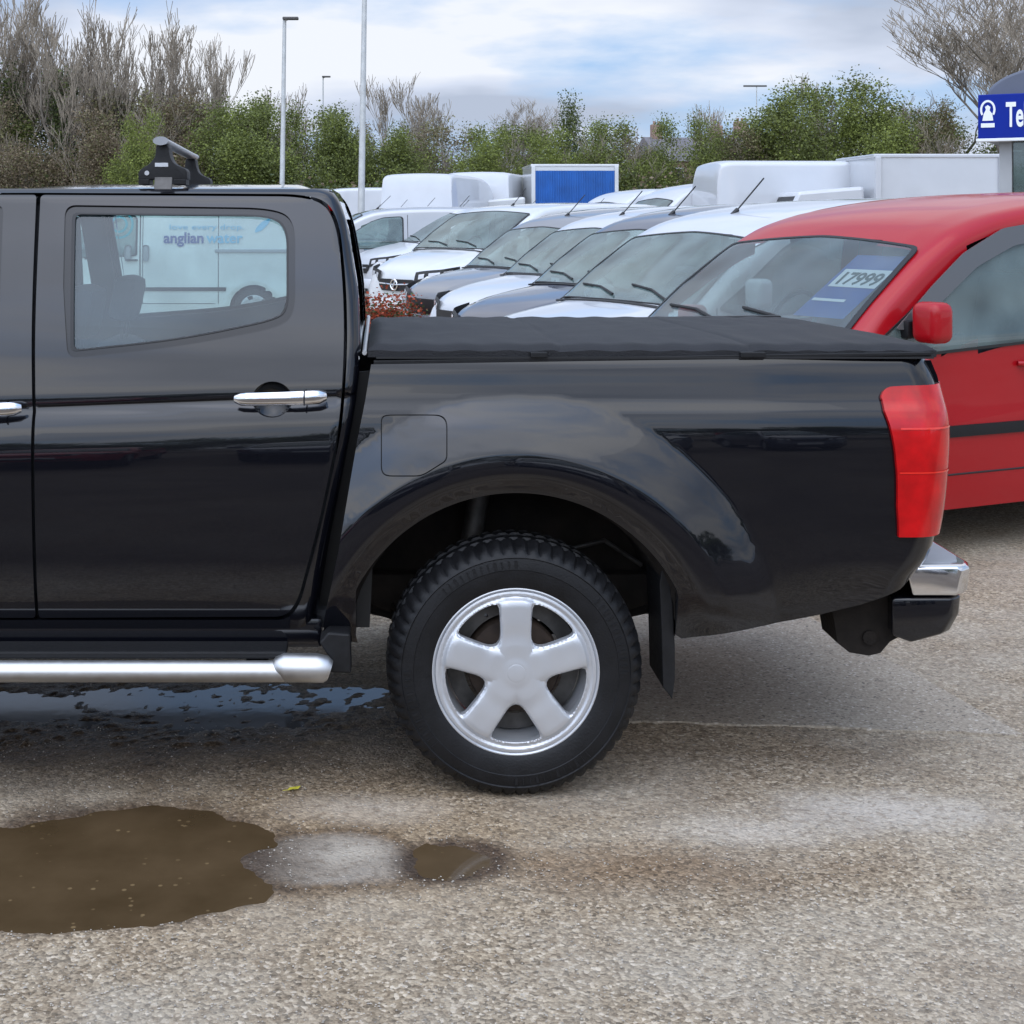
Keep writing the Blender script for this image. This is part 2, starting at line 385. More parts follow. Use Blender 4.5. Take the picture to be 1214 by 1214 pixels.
def mixc(f_, a_, c_, mode='MIX'):
    n = gN('ShaderNodeMixRGB', blend_type=mode)
    for i_, v_ in ((0, f_), (1, a_), (2, c_)):
        if isinstance(v_, (int, float)): n.inputs[i_].default_value = v_ if i_ == 0 else (v_, v_, v_, 1)
        elif isinstance(v_, tuple): n.inputs[i_].default_value = (*v_, 1)
        else: gL(v_, n.inputs[i_])
    return n.outputs[0]
def math_(op, a_, c_, cl=False):
    n = gN('ShaderNodeMath', operation=op, use_clamp=cl)
    for i_, v_ in ((0, a_), (1, c_)):
        if isinstance(v_, (int, float)): n.inputs[i_].default_value = v_
        else: gL(v_, n.inputs[i_])
    return n.outputs[0]
def stain(x, y, rx, ry, soft=.5, rag=.5):
    """soft blob mask at a place on the ground with a ragged rim"""
    s_ = gN('ShaderNodeSeparateXYZ'); gL(OB, s_.inputs[0])
    a_ = math_('DIVIDE', math_('SUBTRACT', s_.outputs[0], x), rx); c_ = math_('DIVIDE', math_('SUBTRACT', s_.outputs[1], y), ry)
    r2 = math_('SQRT', math_('ADD', math_('MULTIPLY', a_, a_), math_('MULTIPLY', c_, c_)), 0)
    r2 = math_('ADD', r2, math_('MULTIPLY', math_('SUBTRACT', NZM, .5), rag*2))
    return math_('DIVIDE', math_('SUBTRACT', 1.0, r2), soft, True)
NZM = noise(5, 6, .6, (3, 8, 0))
vor = gN('ShaderNodeTexVoronoi'); vor.inputs['Scale'].default_value = 105; vor.inputs['Randomness'].default_value = 1; gL(OB, vor.inputs[0])
vsep = gN('ShaderNodeSeparateColor'); gL(vor.outputs['Color'], vsep.inputs[0])
vor2 = gN('ShaderNodeTexVoronoi'); vor2.inputs['Scale'].default_value = 210; gL(OB, vor2.inputs[0])
vsep2 = gN('ShaderNodeSeparateColor'); gL(vor2.outputs['Color'], vsep2.inputs[0])
stone = ramp(vsep.outputs[0], [(0, (.070, .051, .032)), (.22, (.215, .160, .102)), (.55, (.355, .275, .184)), (.85, (.51, .408, .285)), (1, (.74, .63, .49))])
stone2 = ramp(vsep2.outputs[0], [(0, (.135, .102, .067)), (.5, (.315, .246, .163)), (1, (.48, .385, .27))])
c0 = mixc(.35, stone, stone2)
c1 = mixc(ramp(noise(1.3, 5, .6), [(.42, (0, 0, 0)), (.60, (.8, .8, .8))]), c0, mixc(.45, c0, (.48, .435, .36)))
c1 = mixc(ramp(noise(2.1, 6, .65, (9, 4, 1)), [(.48, (0, 0, 0)), (.68, (.55, .55, .55))]), c1, mixc(.8, c1, (.55, .48, .42), 'MULTIPLY'))
def GS(px, py, wpx, hpx, **k):
    x_, y_ = G(px, py); y2 = G(px, py-hpx/2)[1]; y1 = G(px, py+hpx/2)[1]
    return stain(x_, y_, wpx/2/F*y_, (y2-y1)/2, **k)
# light chalky patches, brown wet silt band and dark wet areas where the photo shows them
c1 = mixc(math_('MULTIPLY', GS(430, 960, 260, 50, soft=.7), .6), c1, (.62, .56, .49))
c1 = mixc(math_('MULTIPLY', GS(390, 1018, 290, 100, soft=.3, rag=.4), .9), c1, mixc(1.0, c1, (.50, .44, .38), 'MULTIPLY'))
c1 = mixc(math_('MULTIPLY', GS(800, 890, 700, 34, soft=.9, rag=.6), .5), c1, mixc(1.0, c1, (.60, .55, .50), 'MULTIPLY'))
c1 = mixc(math_('MULTIPLY', GS(1040, 960, 360, 60, soft=.8, rag=.6), .6), c1, (.60, .54, .47))
c1 = mixc(math_('MULTIPLY', GS(390, 1018, 225, 70, soft=.25, rag=.35), .9), c1, mixc(.75, c1, (.42, .40, .37)))
c1 = mixc(math_('MULTIPLY', GS(400, 1012, 150, 36, soft=.8), .5), c1, (.62, .60, .56))
c1 = mixc(math_('MULTIPLY', GS(900, 985, 330, 50, soft=.8), .45), c1, (.60, .54, .47))
silt = math_('MULTIPLY', GS(780, 1030, 620, 80, soft=.8), .75)
c1 = mixc(silt, c1, mixc(1.0, c1, (.55, .44, .34), 'MULTIPLY'))
wet = GS(60, 856, 1300, 165, soft=.55, rag=.3)
wet = math_('MAXIMUM', wet, GS(120, 1018, 560, 170, soft=.3, rag=.3))
wet = math_('MAXIMUM', wet, GS(535, 1020, 175, 66, soft=.35, rag=.4))
wet = math_('MAXIMUM', wet, math_('MULTIPLY', GS(300, 905, 640, 70, soft=.8, rag=.6), .7))
c1 = mixc(wet, c1, mixc(1.0, c1, (.30, .26, .24), 'MULTIPLY'))
spl = ramp(noise(42, 3, .5, (7, 3, 2)), [(.53, (0, 0, 0)), (.57, (1, 1, 1))])
c1 = mixc(math_('MULTIPLY', math_('MULTIPLY', GS(240, 850, 760, 90, soft=.6, rag=.6), spl), .85), c1, (.018, .016, .015))
c1 = mixc(math_('MULTIPLY', GS(880, 905, 620, 60, soft=.9), .35), c1, mixc(1.0, c1, (.72, .72, .76), 'MULTIPLY'))
c1 = mixc(math_('MULTIPLY', GS(330, 1000, 1150, 260, soft=.7, rag=.4), .8), c1, mixc(1.0, c1, (.86, .76, .63), 'MULTIPLY'))
c1 = mixc(ramp(noise(38, 4, .6, (5, 1, 1)), [(.36, (.8, .8, .8)), (.50, (0, 0, 0))]), c1, mixc(1.0, c1, (.62, .58, .54), 'MULTIPLY'))
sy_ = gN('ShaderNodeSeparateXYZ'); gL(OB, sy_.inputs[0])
back_dim = math_('DIVIDE', math_('SUBTRACT', 3.02, sy_.outputs[1]), .6, True)  # ground behind the camera coloured darker so the lower truck paint mirrors dark
c1 = mixc(math_('MULTIPLY', back_dim, ramp(noise(.55, 4, .6, (2, 2, 8)), [(.3, (1, 1, 1)), (.75, (.7, .7, .7))])), c1, mixc(1.0, c1, (.20, .165, .14), 'MULTIPLY'))
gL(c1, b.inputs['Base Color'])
rr_ = math_('SUBTRACT', .85, math_('MULTIPLY', wet, .35)); gL(rr_, b.inputs['Roughness'])
bpn = gN('ShaderNodeBump'); bpn.inputs['Strength'].default_value = .75; bpn.inputs['Distance'].default_value = .006
hh = math_('ADD', math_('MULTIPLY', vor.outputs['Distance'], -60.0*.012), math_('MULTIPLY', noise(160, 4), .6)); gL(hh, bpn.inputs['Height']); gL(bpn.outputs[0], b.inputs['Normal'])
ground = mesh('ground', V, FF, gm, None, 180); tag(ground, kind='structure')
# muddy water
wm = bpy.data.materials.new('muddy_water'); wm.use_nodes = True; t = wm.node_tree; b = t.nodes['Principled BSDF']
gtc = gN('ShaderNodeTexCoord'); OB = gtc.outputs['Object']
wc = ramp(noise(4, 5), [(.3, (.060, .038, .018)), (.7, (.095, .062, .032))]); sp_ = gN('ShaderNodeTexVoronoi'); sp_.inputs['Scale'].default_value = 22; gL(OB, sp_.inputs[0])
spm = ramp(sp_.outputs['Distance'], [(.10, (1, 1, 1)), (.16, (0, 0, 0))]); spk = math_('MULTIPLY', spm, ramp(noise(9, 2, .5, (2, 2, 2)), [(.46, (0, 0, 0)), (.55, (1, 1, 1))]))
gL(mixc(math_('MULTIPLY', spk, .6), wc, (.26, .18, .09)), b.inputs['Base Color']); b.inputs['Roughness'].default_value = .06; b.inputs['IOR'].default_value = 1.33
bpn = gN('ShaderNodeBump'); bpn.inputs['Strength'].default_value = .04; gL(noise(14, 2), bpn.inputs['Height']); gL(bpn.outputs[0], b.inputs['Normal'])
wd = mat('rain_water', (.085, .083, .085), .10, ior=1.33, bump=.03, bs=18)
for i, ((pl, d), mw) in enumerate(zip(PUDW, (wm, wm, wd, wd))):
    c = np.array(pl).mean(0); q = []
    for p_ in pl:
        v_ = np.array(p_)-c; q.append(tuple(c+v_*(1+.03/max(.05, np.linalg.norm(v_)))))
    zl = -.0042 if d > .005 else -.0030
    o = mesh('water', [(a_, c_, zl-.0005*(i == 3)) for a_, c_ in q], [tuple(range(len(q)))], mw); tag(o, kind='structure')
# poured concrete slab behind the wheel, thin ragged front edge
sm = bpy.data.materials.new('old_concrete'); sm.use_nodes = True; t = sm.node_tree; b = t.nodes['Principled BSDF']
gtc = gN('ShaderNodeTexCoord'); OB = gtc.outputs['Object']; NZM = noise(5, 6, .6, (3, 8, 0))
vor = gN('ShaderNodeTexVoronoi'); vor.inputs['Scale'].default_value = 120; gL(OB, vor.inputs[0]); vsep = gN('ShaderNodeSeparateColor'); gL(vor.outputs['Color'], vsep.inputs[0])
cs = ramp(vsep.outputs[0], [(0, (.14, .12, .10)), (.08, (.30, .255, .20)), (.6, (.39, .335, .262)), (.95, (.46, .40, .32)), (1, (.62, .56, .49))])
cs = mixc(ramp(noise(1.1, 6, .6, (1, 5, 3)), [(.35, (0, 0, 0)), (.7, (.8, .8, .8))]), cs, mixc(1., cs, (.78, .74, .70), 'MULTIPLY'))
gL(cs, b.inputs['Base Color']); b.inputs['Roughness'].default_value = .85
bpn = gN('ShaderNodeBump'); bpn.inputs['Strength'].default_value = .35; bpn.inputs['Distance'].default_value = .005; gL(noise(140, 5), bpn.inputs['Height']); gL(bpn.outputs[0], b.inputs['Normal'])
fe = [(590, 862), (640, 858), (700, 856), (800, 858), (900, 862), (980, 863), (1060, 868), (1140, 870), (1205, 874)]
sl = []
for i in range(len(fe)-1):
    for k in range(8):
        t_ = k/8; sl.append((fe[i][0]+(fe[i+1][0]-fe[i][0])*t_, fe[i][1]+(fe[i+1][1]-fe[i][1])*t_+random.uniform(-.9, .9)))
sl += [(1212, 873), (1150, 838), (1080, 798), (1000, 757), (940, 722), (880, 688), (780, 640), (640, 640), (630, 700), (620, 780), (600, 840)]
slw = [G(*p) for p in sl]; n = len(slw)
slab = MB().add([(a_, c_, .0075) for a_, c_ in slw]+[(a_, c_-.0, -.02) for a_, c_ in slw], [tuple(range(n))]+[(i, (i+1) % n, (i+1) % n+n, i+n) for i in range(n)]).build('concrete_slab', sm); tag(slab, kind='structure')
# loose stones
gvs = []; gfs = []
ico = [(0, 0, 1), (.9, 0, .2), (.3, .85, .2), (-.7, .5, .2), (-.7, -.5, .2), (.3, -.85, .2), (0, 0, -.6)]
icf = [(0, 1, 2), (0, 2, 3), (0, 3, 4), (0, 4, 5), (0, 5, 1), (6, 2, 1), (6, 3, 2), (6, 4, 3), (6, 5, 4), (6, 1, 5)]
cand = np.array([G(random.uniform(-60, 1280), 860+360*random.random()) for i in range(9000)]); bad_ = np.zeros(9000, bool)
for pl, d in PUDW[:3]: bad_ |= inpoly(cand, pl)
for i in range(9000):
    x_, y_ = map(float, cand[i])
    if bad_[i]: continue
    r = random.choice((.0012, .0018, .0022, .0028, .0035)); a0 = random.random()*6.3; ca, sa = math.cos(a0), math.sin(a0); bb = len(gvs)
    sx_, sz_ = random.uniform(.7, 1.3), random.uniform(.5, .9)
    for v_ in ico: gvs.append((x_+r*(v_[0]*ca*sx_-v_[1]*sa), y_+r*(v_[0]*sa*sx_+v_[1]*ca), .002+r*v_[2]*sz_))
    gfs += [(a_+bb, b_+bb, c_+bb) for a_, b_, c_ in icf]
gs = mat('loose_stone', (.36, .32, .27), .9, var=.55, vs=45)
tag(mesh('gravel', gvs, gfs, gs), 'loose pale grit scattered over the worn asphalt', 'gravel', kind='stuff')
# ------------------------------------------------------------------ the pickup truck
Y0 = 4.32; YC = 5.21
truck = empty('pickup_truck', (0, YC, 0), label='glossy black double cab pickup with silver five spoke wheel and black bed cover', cat='pickup truck')
def toT(o):                       # parts are modelled in world space, the root stands at the truck's middle
    o.parent = truck; o.matrix_parent_inverse = Matrix.Translation((0, -YC, 0)); return o
pcab = pchip([.30, .40, .47, .52, .60, .75, .88, 1.0, 1.07, 1.115, 1.147, 1.153, 1.25, 1.32, 1.45, 1.60, 1.76],
             [-.10, -.07, -.045, -.028, -.012, -.002, 0, -.003, -.011, -.024, -.040, -.033, -.051, -.069, -.115, -.180, -.255])
xce = pchip([.30, .484, .74, 1.0, 1.175, 1.3, 1.45, 1.6, 1.72, 1.80, 1.90], [-.24, -.193, -.149, -.098, -.067, -.056, -.062, -.084, -.110, -.150, -.23])
def crease(u): return 1.154-.012+.037*(u+1.12)/1.0*1.0 if True else 0
def cab_pos(u, v, off=0., side=0):
    sh = (crease(max(-1.6, min(0, u)))-1.150)*math.exp(-((v-1.154)/.16)**2)
    if v <= 1.76: z = v; s = pcab(v-sh)
    else:
        ph = R_(25)+min((v-1.76)/.07, R_(63)); z = 1.76+.07*(math.sin(ph)-math.sin(R_(25))); s = -.255-.07*(math.cos(R_(25))-math.cos(ph))
    s += off; R = .045; xe = xce(v) if v <= 1.8 else xce(1.8)-(v-1.8)*.9
    y = Y0-s; x = u
    if u > xe-R:
        a = min((u-xe+R)/R, 1.5); x = xe-R+R*math.sin(a); y += R*(1-math.cos(a))
    if u < -2.2: y += .05*((-2.2-u)/1.4)**2
    if side: y = 2*YC-y
    return (x, y, z)
pbed = pchip([.30, .40, .47, .55, .70, .85, 1.0, 1.07, 1.12, 1.165, 1.20, 1.27, 1.30],
             [-.09, -.055, -.034, -.014, -.003, 0, -.001, -.004, -.011, -.024, -.031, -.044, -.055])
pfl = pchip([0, .50, .53, .565, .592, .602, .640, .68, .74, .785, .80, .815, .9, 3], [.022, .027, .035, .049, .0585, .0590, .0570, .046, .025, .0065, .0015, 0, 0, 0])
XR, RB = 1.60, .105; WX, WZ = .400, .372
dxe = pchip([.4, .62, .70, .80, .95, 1.08, 1.2, 1.30], [-.16, -.10, -.045, -.022, -.006, 0, -.014, -.052])
def bed_pos(u, v, off=0., side=0):
    r = math.hypot(u-WX, v-WZ)
    s = pbed(v)+pfl(r)*smooth01((v-.36)/.25)+off
    y = Y0-s; x = u
    if u > XR:
        a = (u-XR)/RB
        if a < math.pi/2: x = XR+RB*math.sin(a); y += RB*(1-math.cos(a))
        else: x = XR+RB; y += RB+(u-XR-RB*math.pi/2)
    if u > 1.1: x += dxe(v)*float(smooth01((u-1.1)/.55)); y += .02*float(smooth01((u-1.1)/.6))
    if side: y = 2*YC-y
    return (x, y, v)
def unproj(px, py, pos):
    u = (px-CX)/F*4.35; v = EYE-(py-CY)/F*4.35
    for _ in range(25):
        x, y, z = pos(u, v); tx = (px-CX)/F*y; tz = EYE-(py-CY)/F*y
        u += (tx-x)*.9; v += (tz-z)*.9
    return (u, v)
def UP(pts, pos): return [unproj(p[0], p[1], pos)+tuple(q for q in p[2:3]) for p in pts]
def UF(pts, pos, seg=6): return [unproj(p[0], p[1], pos) for p in fillet(pts, seg)]
def S(pos, off=0., side=0): return lambda u, v: pos(u, v, off, side)
VIN = (0, 1, 0)
cabrows = [lambda u, k=k: crease(max(-1.6, min(0, u)))+k for k in (-.010, -.004, 0.0, .003, .006, .012)]
rd_out = [(48, 231, 6), (350, 233, 20), (384, 240, 24), (399, 268, 24), (407, 340, 40), (408, 420, 40), (402, 505, 30), (378, 620, 30), (353, 712, 14), (338, 731, 12), (46, 732.5, 4), (42.5, 480, 0)]
rd_gap = [(44, 228.5, 6), (352, 230, 20), (388, 237, 24), (403, 266, 24), (411, 340, 40), (412, 420, 40), (406, 505, 30), (381.5, 621, 30), (356, 716, 14), (341, 735, 12), (-378, 735.5, 20), (-408, 600, 20), (-408, 470, 20), (-330, 385, 30), (-170, 240, 40), (-120, 229, 20)]
fd_out = [(43, 231, 4), (38.5, 480, 0), (42, 732.5, 4), (-376, 732.5, 20), (-404, 600, 20), (-404, 470, 20), (-326, 388, 30), (-168, 243, 40), (-120, 231, 20)]
win_r = [(77, 243, 14), (326, 246.5, 40), (350, 262, 26), (350, 372, 26), (332, 388, 30), (215, 411, 60), (80, 425, 14), (75, 340, 0)]
gl_r = [(85, 252, 8), (322, 254.5, 36), (342, 270, 22), (342, 368, 22), (325, 380, 30), (215, 403, 60), (83, 417, 8)]
win_f = [(4, 243, 10), (-1, 430, 14), (-290, 430, 20), (-300, 415, 20), (-150, 262, 50), (-110, 245, 30)]
gl_f = [(-4, 252, 8), (-8, 421, 8), (-280, 421, 20), (-140, 266, 50), (-105, 253, 30)]
for side in (0, 1):
    st = .02 if side == 0 else .045; fd = (0, 1, 0) if side == 0 else (0, -1, 0)
    pos = S(cab_pos, 0, side); inn = lambda o_, sd=side: S(cab_pos, o_, sd)
    g_ = [unproj(*p, cab_pos) for p in fillet(rd_gap, 8)]
    rows_ = cabrows
    # body shell round the doors
    o_pts = [(-3.0+.9, 1.815), (-1.75, 1.815), (-.15-.045+.06, 1.815)]
    ve = np.linspace(1.80, .49, 26); o_pts += [(xce(v_)-.045+.062, v_) for v_ in ve]
    o_pts += [(-.19, .455), (-2.35, .455), (-2.35, 1.12), (-2.12, 1.20), (-1.95, 1.36)]
    o_pts[0] = (-1.62, 1.815); o_pts[1] = (-1.0, 1.815)
    cabs = toT(panel('cab_side', pos, o_pts, [g_], M_paint, None, st, .05, fd, rows=rows_ if side == 0 else ()))
    for nm, oo, ww, gg, hc, hb in (('rear_door', rd_out, win_r, gl_r, (323, 473), (278, 386, 474)), ('front_door', fd_out, win_f, gl_f, (-38, 487), (-84, 23, 488))):
        if side and nm == 'rear_door': ww = [(p[0]-(48 if p[0] < 120 else 0),)+p[1:] for p in ww]; gg = [(p[0]-(48 if p[0] < 120 else 0),)+p[1:] for p in gg]
        dp = [unproj(*p, cab_pos) for p in fillet(oo, 8)]; wp = [unproj(*p, cab_pos) for p in fillet(ww, 8)]; gp = [unproj(*p, cab_pos) for p in fillet(gg, 8)]
        c_ = unproj(*hc, cab_pos); rr = .058
        bowl = [(c_[0]+rr*1.03*math.cos(a), c_[1]+rr*.9*math.sin(a)) for a in np.linspace(0, 2*math.pi, 33)[:-1]]
        d = toT(panel(nm, pos, dp, [wp, bowl], M_paint, None, st, .022, fd, rows=rows_ if side == 0 else ()))
        panel('window_frame', S(cab_pos, -.007, side), wp, [gp], M_gloss, d, .02, .03, fd)
        # sealing strip
        gi = gp; cgp = np.array(gp).mean(0); gsh = [tuple(cgp+(np.array(p)-cgp)*.975) for p in gp]
        panel('window_seal', S(cab_pos, -.004, side), gp, [gsh], M_seal, d, .02, .01, fd)
        panel('window_glass', S(cab_pos, -.014, side), gp, [], M_glass, d, .03, 0, fd)
        def bpos(u, v, c_=c_, side=side):
            q = ((u-c_[0])**2+(v-c_[1])**2)/rr**2; base = cab_pos(c_[0], c_[1]); y = base[1]+.004+.030*max(0, 1-q)
            return (u, y if not side else 2*YC-y, v)
        panel('handle_recess', bpos, [(c_[0]+rr*1.1*math.cos(a), c_[1]+rr*.96*math.sin(a)) for a in np.linspace(0, 2*math.pi, 33)[:-1]], [], M_gloss, d, .012, 0)
        a_ = W(hb[0], hb[2], 4.30); b_ = W(hb[1], hb[2]-3, 4.30); m_ = (a_+b_)/2
        h = MB(); ys_ = lambda y: y if not side else 2*YC-y
        n_ = 14; pts = []; rd = []
        for k in range(n_+1):
            t_ = k/n_; p_ = a_.lerp(b_, t_); p_.y = ys_(4.318-.022*math.sin(math.pi*min(1, max(0, t_)))**.5-.0); pts.append(p_); rd.append(.0235*(.62 if k in (0, n_) else 1)*(1-.12*abs(t_-.75)))
        h.tube(pts, [q*.5 for q in rd], 14, True, 1.75); hh_ = h.build('door_handle', M_chrome, d, 40)
        MB().box((a_.x+.205, ys_(4.298), m_.z+.003), (.004, .030, .044), bev=.001).build('handle_seam', M_seal, d)
    # inner trim (door cards and dark shell seen through the glass)
    io = [(-2.2, .50), (-.21, .50), (-.14, .9), (-.10, 1.3), (-.13, 1.70), (-.25, 1.775), (-1.45, 1.775), (-1.9, 1.35), (-2.2, 1.15)]
    sh_ = 48*side; wr = [unproj(*p, cab_pos) for p in fillet([(82-sh_, 249, 10), (324, 251, 36), (345, 268, 22), (345, 372, 22), (322, 386, 30), (215, 407, 60), (80-sh_, 421, 10)], 5)]
    wf = [unproj(*p, cab_pos) for p in fillet([(-2, 249, 10), (-6, 424, 10), (-284, 424, 20), (-143, 263, 50), (-107, 249, 30)], 5)]
    toT(panel('door_lining', S(cab_pos, -.055, side), io, [wr, wf], M_liner, None, .05, .03, fd))
    # bed side
    sB = S(bed_pos, 0, side)
    ue = XR+RB*1.5
    op = [unproj(*p, bed_pos) for p in [(440, 432), (700, 428), (1000, 423.5)]]+[(XR-.02, 1.2885), (XR+.09, 1.287), (ue, 1.275), (ue, .80), (ue-.005, .70), (XR+.11, .645), (XR+.06, .600), (XR-.01, .575)]
    op += [unproj(*p, bed_pos) for p in [(1020, 717), (975, 728), (900, 743), (808, 757)]]
    for a in np.linspace(8, 172, 60):
        x_ = WX+max(-.470, min(.475, .529*math.cos(R_(a)))); z_ = WZ+.529*math.sin(R_(a))
        if z_ > .47: op.append((x_, z_))
    op += [unproj(*p, bed_pos) for p in [(424, 762), (383, 756), (384, 735), (401, 655), (415, 572), (424, 520), (433, 475), (437, 450)]]
    ff = [(451.5, 495, 6), (457, 491.5, 8), (523, 491.5, 8), (530.5, 499, 8), (530.5, 546, 6), (500, 565, 8), (457, 565, 8), (451.5, 559, 6)]
    fo = [unproj(*p, bed_pos) for p in fillet(ff, 4)]; cf = np.array(fo).mean(0)
    fi = [tuple(cf+(np.array(p)-cf)*.965) for p in fo]
    holes = [fo] if side == 0 else []
    ring_ = [(WX+r_*math.cos(a), WZ+r_*math.sin(a)) for r_ in (.568, .580, .588, .594, .599, .604, .610, .618, .628, .640, .652) for a in np.linspace(R_(-8), R_(188), 230)] if side == 0 else ()
    bs_ = toT(panel('bed_side', sB, op, holes, M_paint, None, .016 if side == 0 else .045, .04, fd, extra=ring_))
    if side == 0:
        panel('fuel_flap', sB, fi, [], M_paint, bs_, .02, .01, fd)
        panel('flap_recess', S(bed_pos, -.010, 0), [tuple(cf+(np.array(p)-cf)*1.06) for p in fo], [], M_seal, bs_, .03, 0)
    # tail light wrapping the corner
    yl = [(1042, 470, 5), (1049, 458, 8), (1075, 456.5, 0)]
    lp = [unproj(*p, bed_pos) for p in fillet(yl+[(1075, 520, 0)], 5)][:-1]
    lo = lp+[(ue, EYE-(455-CY)/396), (ue, EYE-(633-CY)/396)]+[unproj(*p, bed_pos) for p in [(1085, 636), (1064, 636), (1062.5, 600), (1062, 560), (1059, 530), (1054, 505), (1047, 486)]]
    def lpos(u, v, side=side):
        x, y, z = bed_pos(u, v, 0, 0); k = (v-.74)/.46
        o_ = .012+.003*math.sin(math.pi*min(1, max(0, k)))
        # push out along the plan normal
        a = max(0, (u-XR)/RB); x += o_*math.sin(min(a, 1.57)); y -= o_*math.cos(min(a, 1.57))
        return (x, y if not side else 2*YC-y, z)
    M_red = bpy.data.materials.get('red_lens')
    if not M_red:
        M_red = mat('red_lens', (.52, .002, .004), .2, 0, .5, .4, var=.25, vs=14); M_red2 = mat('red_lens_band', (.80, .02, .01), .2, 0, 1, .6)
    tl = toT(panel('tail_light', lpos, lo, [], M_red, None, .012, .014))
    for (va, vb) in ((1.085, 1.079), (.955, .950)):
        ul = unproj(1062, 560, bed_pos)[0]+.006
        panel('lens_band', lambda u, v, lpos=lpos: tuple(np.array(lpos(u, v))+(.0018*(0 if u < XR else 1), -.0018*(1 if not side else -1), 0)), [(ul, va), (ue-.01, va), (ue-.01, vb), (ul, vb)], [], M_red2, tl, .02, 0)
# roof skin
def roof_pos(u, v):            # v 0..1 across
    a = cab_pos(min(u, -.26), 1.812); ya = a[1]; y = ya+(2*YC-2*ya)*v; k = 1-(2*v-1)**2
    z = a[2]+.028*k
    z -= .10*max(0, (-.9-u)/.8)**2*1.1
    if u > -.30: q = min((u+.30)/.12, 1.4); z -= .10*(1-math.cos(q)); u = -.30+.12*math.sin(q)
    return (u, y, z)
ros = []; nu, nv = 60, 24
us_ = list(np.linspace(-1.62, -.30, nu))+list(np.linspace(-.28, -.145, 10))
vs2 = [roof_pos(u, v) for u in us_ for v in np.linspace(0, 1, nv)]
toT(mesh('roof', vs2, [(i*nv+j, (i+1)*nv+j, (i+1)*nv+j+1, i*nv+j+1) for i in range(len(us_)-1) for j in range(nv-1)], M_paint, None, 180))
# back wall of the cab with a window, lining, floor
bw = MB()
def backwall(name, off, m, w0=.60):
    zs_ = [.50, .8, 1.05, 1.22, 1.30, 1.45, 1.60, 1.70, 1.76, 1.80]; vs_, fs_ = [], []
    ysn = [-1, -.96, -w0-.2, -w0, -.3, 0, .3, w0, w0+.2, .96, 1]
    for z_ in zs_:
        hw = YC-cab_pos(-.5, z_)[1]-.035
        for q in ysn: vs_.append((xce(z_)-.006-off-.02*(1-abs(q)**3)*0, YC+q*hw, z_))
    n_ = len(ysn)
    for i in range(len(zs_)-1):
        for j in range(n_-1):
            if 1.22 < zs_[i]+.01 and zs_[i] < 1.65 and abs(ysn[j]+ysn[j+1])/2 < w0: continue
            fs_.append((i*n_+j, i*n_+j+1, (i+1)*n_+j+1, (i+1)*n_+j))
    return toT(mesh(name, vs_, fs_, m))
backwall('cab_back', 0, M_paint); backwall('back_lining', .05, M_liner)
toT(MB().add([(xce(1.2)-.02, YC-.52, 1.21), (xce(1.2)-.02, YC+.52, 1.21), (xce(1.72)-.025, YC+.5, 1.72), (xce(1.72)-.025, YC-.5, 1.72)], [(0, 1, 2, 3)]).build('rear_window', M_glass))
toT(MB().box((-.16, YC, 1.742), (.05, .26, .03), bev=.01).build('high_brake_light', M_red))
toT(MB().box((-1.15, YC, .50), (2.1, 1.60, .05)).build('cabin_floor', M_liner))
hl = MB(); hl.add([roof_pos(u, v)[:2]+(roof_pos(u, v)[2]-.035,) for u in np.linspace(-1.6, -.22, 12) for v in np.linspace(.0, 1, 8)], [(i*8+j, i*8+j+1, (i+1)*8+j+1, (i+1)*8+j) for i in range(11) for j in range(7)])
toT(hl.build('headliner', M_liner, None, 180))
# seats
for nm, x_, ww_, ys_ in (('front_seat', -1.10, .52, (4.80, 5.62)), ('rear_bench', -.34, 1.36, (5.21,))):
    for y_ in ys_:
        s_ = MB(); s_.box((x_-.24, y_, .72), (.52, ww_, .16), bev=.05)
        rt = Matrix.Rotation(R_(12 if nm == 'front_seat' else 8), 3, 'Y'); top = 1.24 if nm == 'front_seat' else 1.20
        s_.box((x_+.06, y_, .97), (.13, ww_*.96, .56), rot=rt, bev=.05)
        for hy in ((0,) if nm == 'front_seat' else (-.45, .45)):
            hz_ = top+.16 if nm == 'front_seat' else top+.04
            s_.box((x_+.135, y_+hy, hz_), (.09, .26, .17 if nm == 'front_seat' else .10), rot=rt, bev=.035)
            for k in (-.06, .06): s_.tube([(x_+.12, y_+hy+k, top-.02), (x_+.135, y_+hy+k, hz_)], .007, 6)
        toT(s_.build(nm, M_seat, None, 50))
for y_ in (4.55, 2*YC-4.55):  # B pillars with belts
    toT(MB().box((-1.09-(.15 if y_ > YC else 0), y_, 1.18), (.13, .05, 1.08), rot=Matrix.Rotation(R_(-13 if y_ < 5 else 13), 3, 'X'), bev=.01).build('door_pillar', M_liner))
dsh = MB().box((-1.95, YC, 1.02), (.42, 1.5, .30), bev=.08); toT(dsh.build('dashboard', M_liner, None, 50))
sw = MB(); pts = [Vector((-1.62+.09*math.sin(a)*.5, 5.62+.18*math.cos(a), 1.08+.17*math.sin(a))) for a in np.linspace(0, 2*math.pi, 25)]
toT(sw.tube(pts, .014, 8, False).build('steering_wheel', M_blackpl, None, 60))
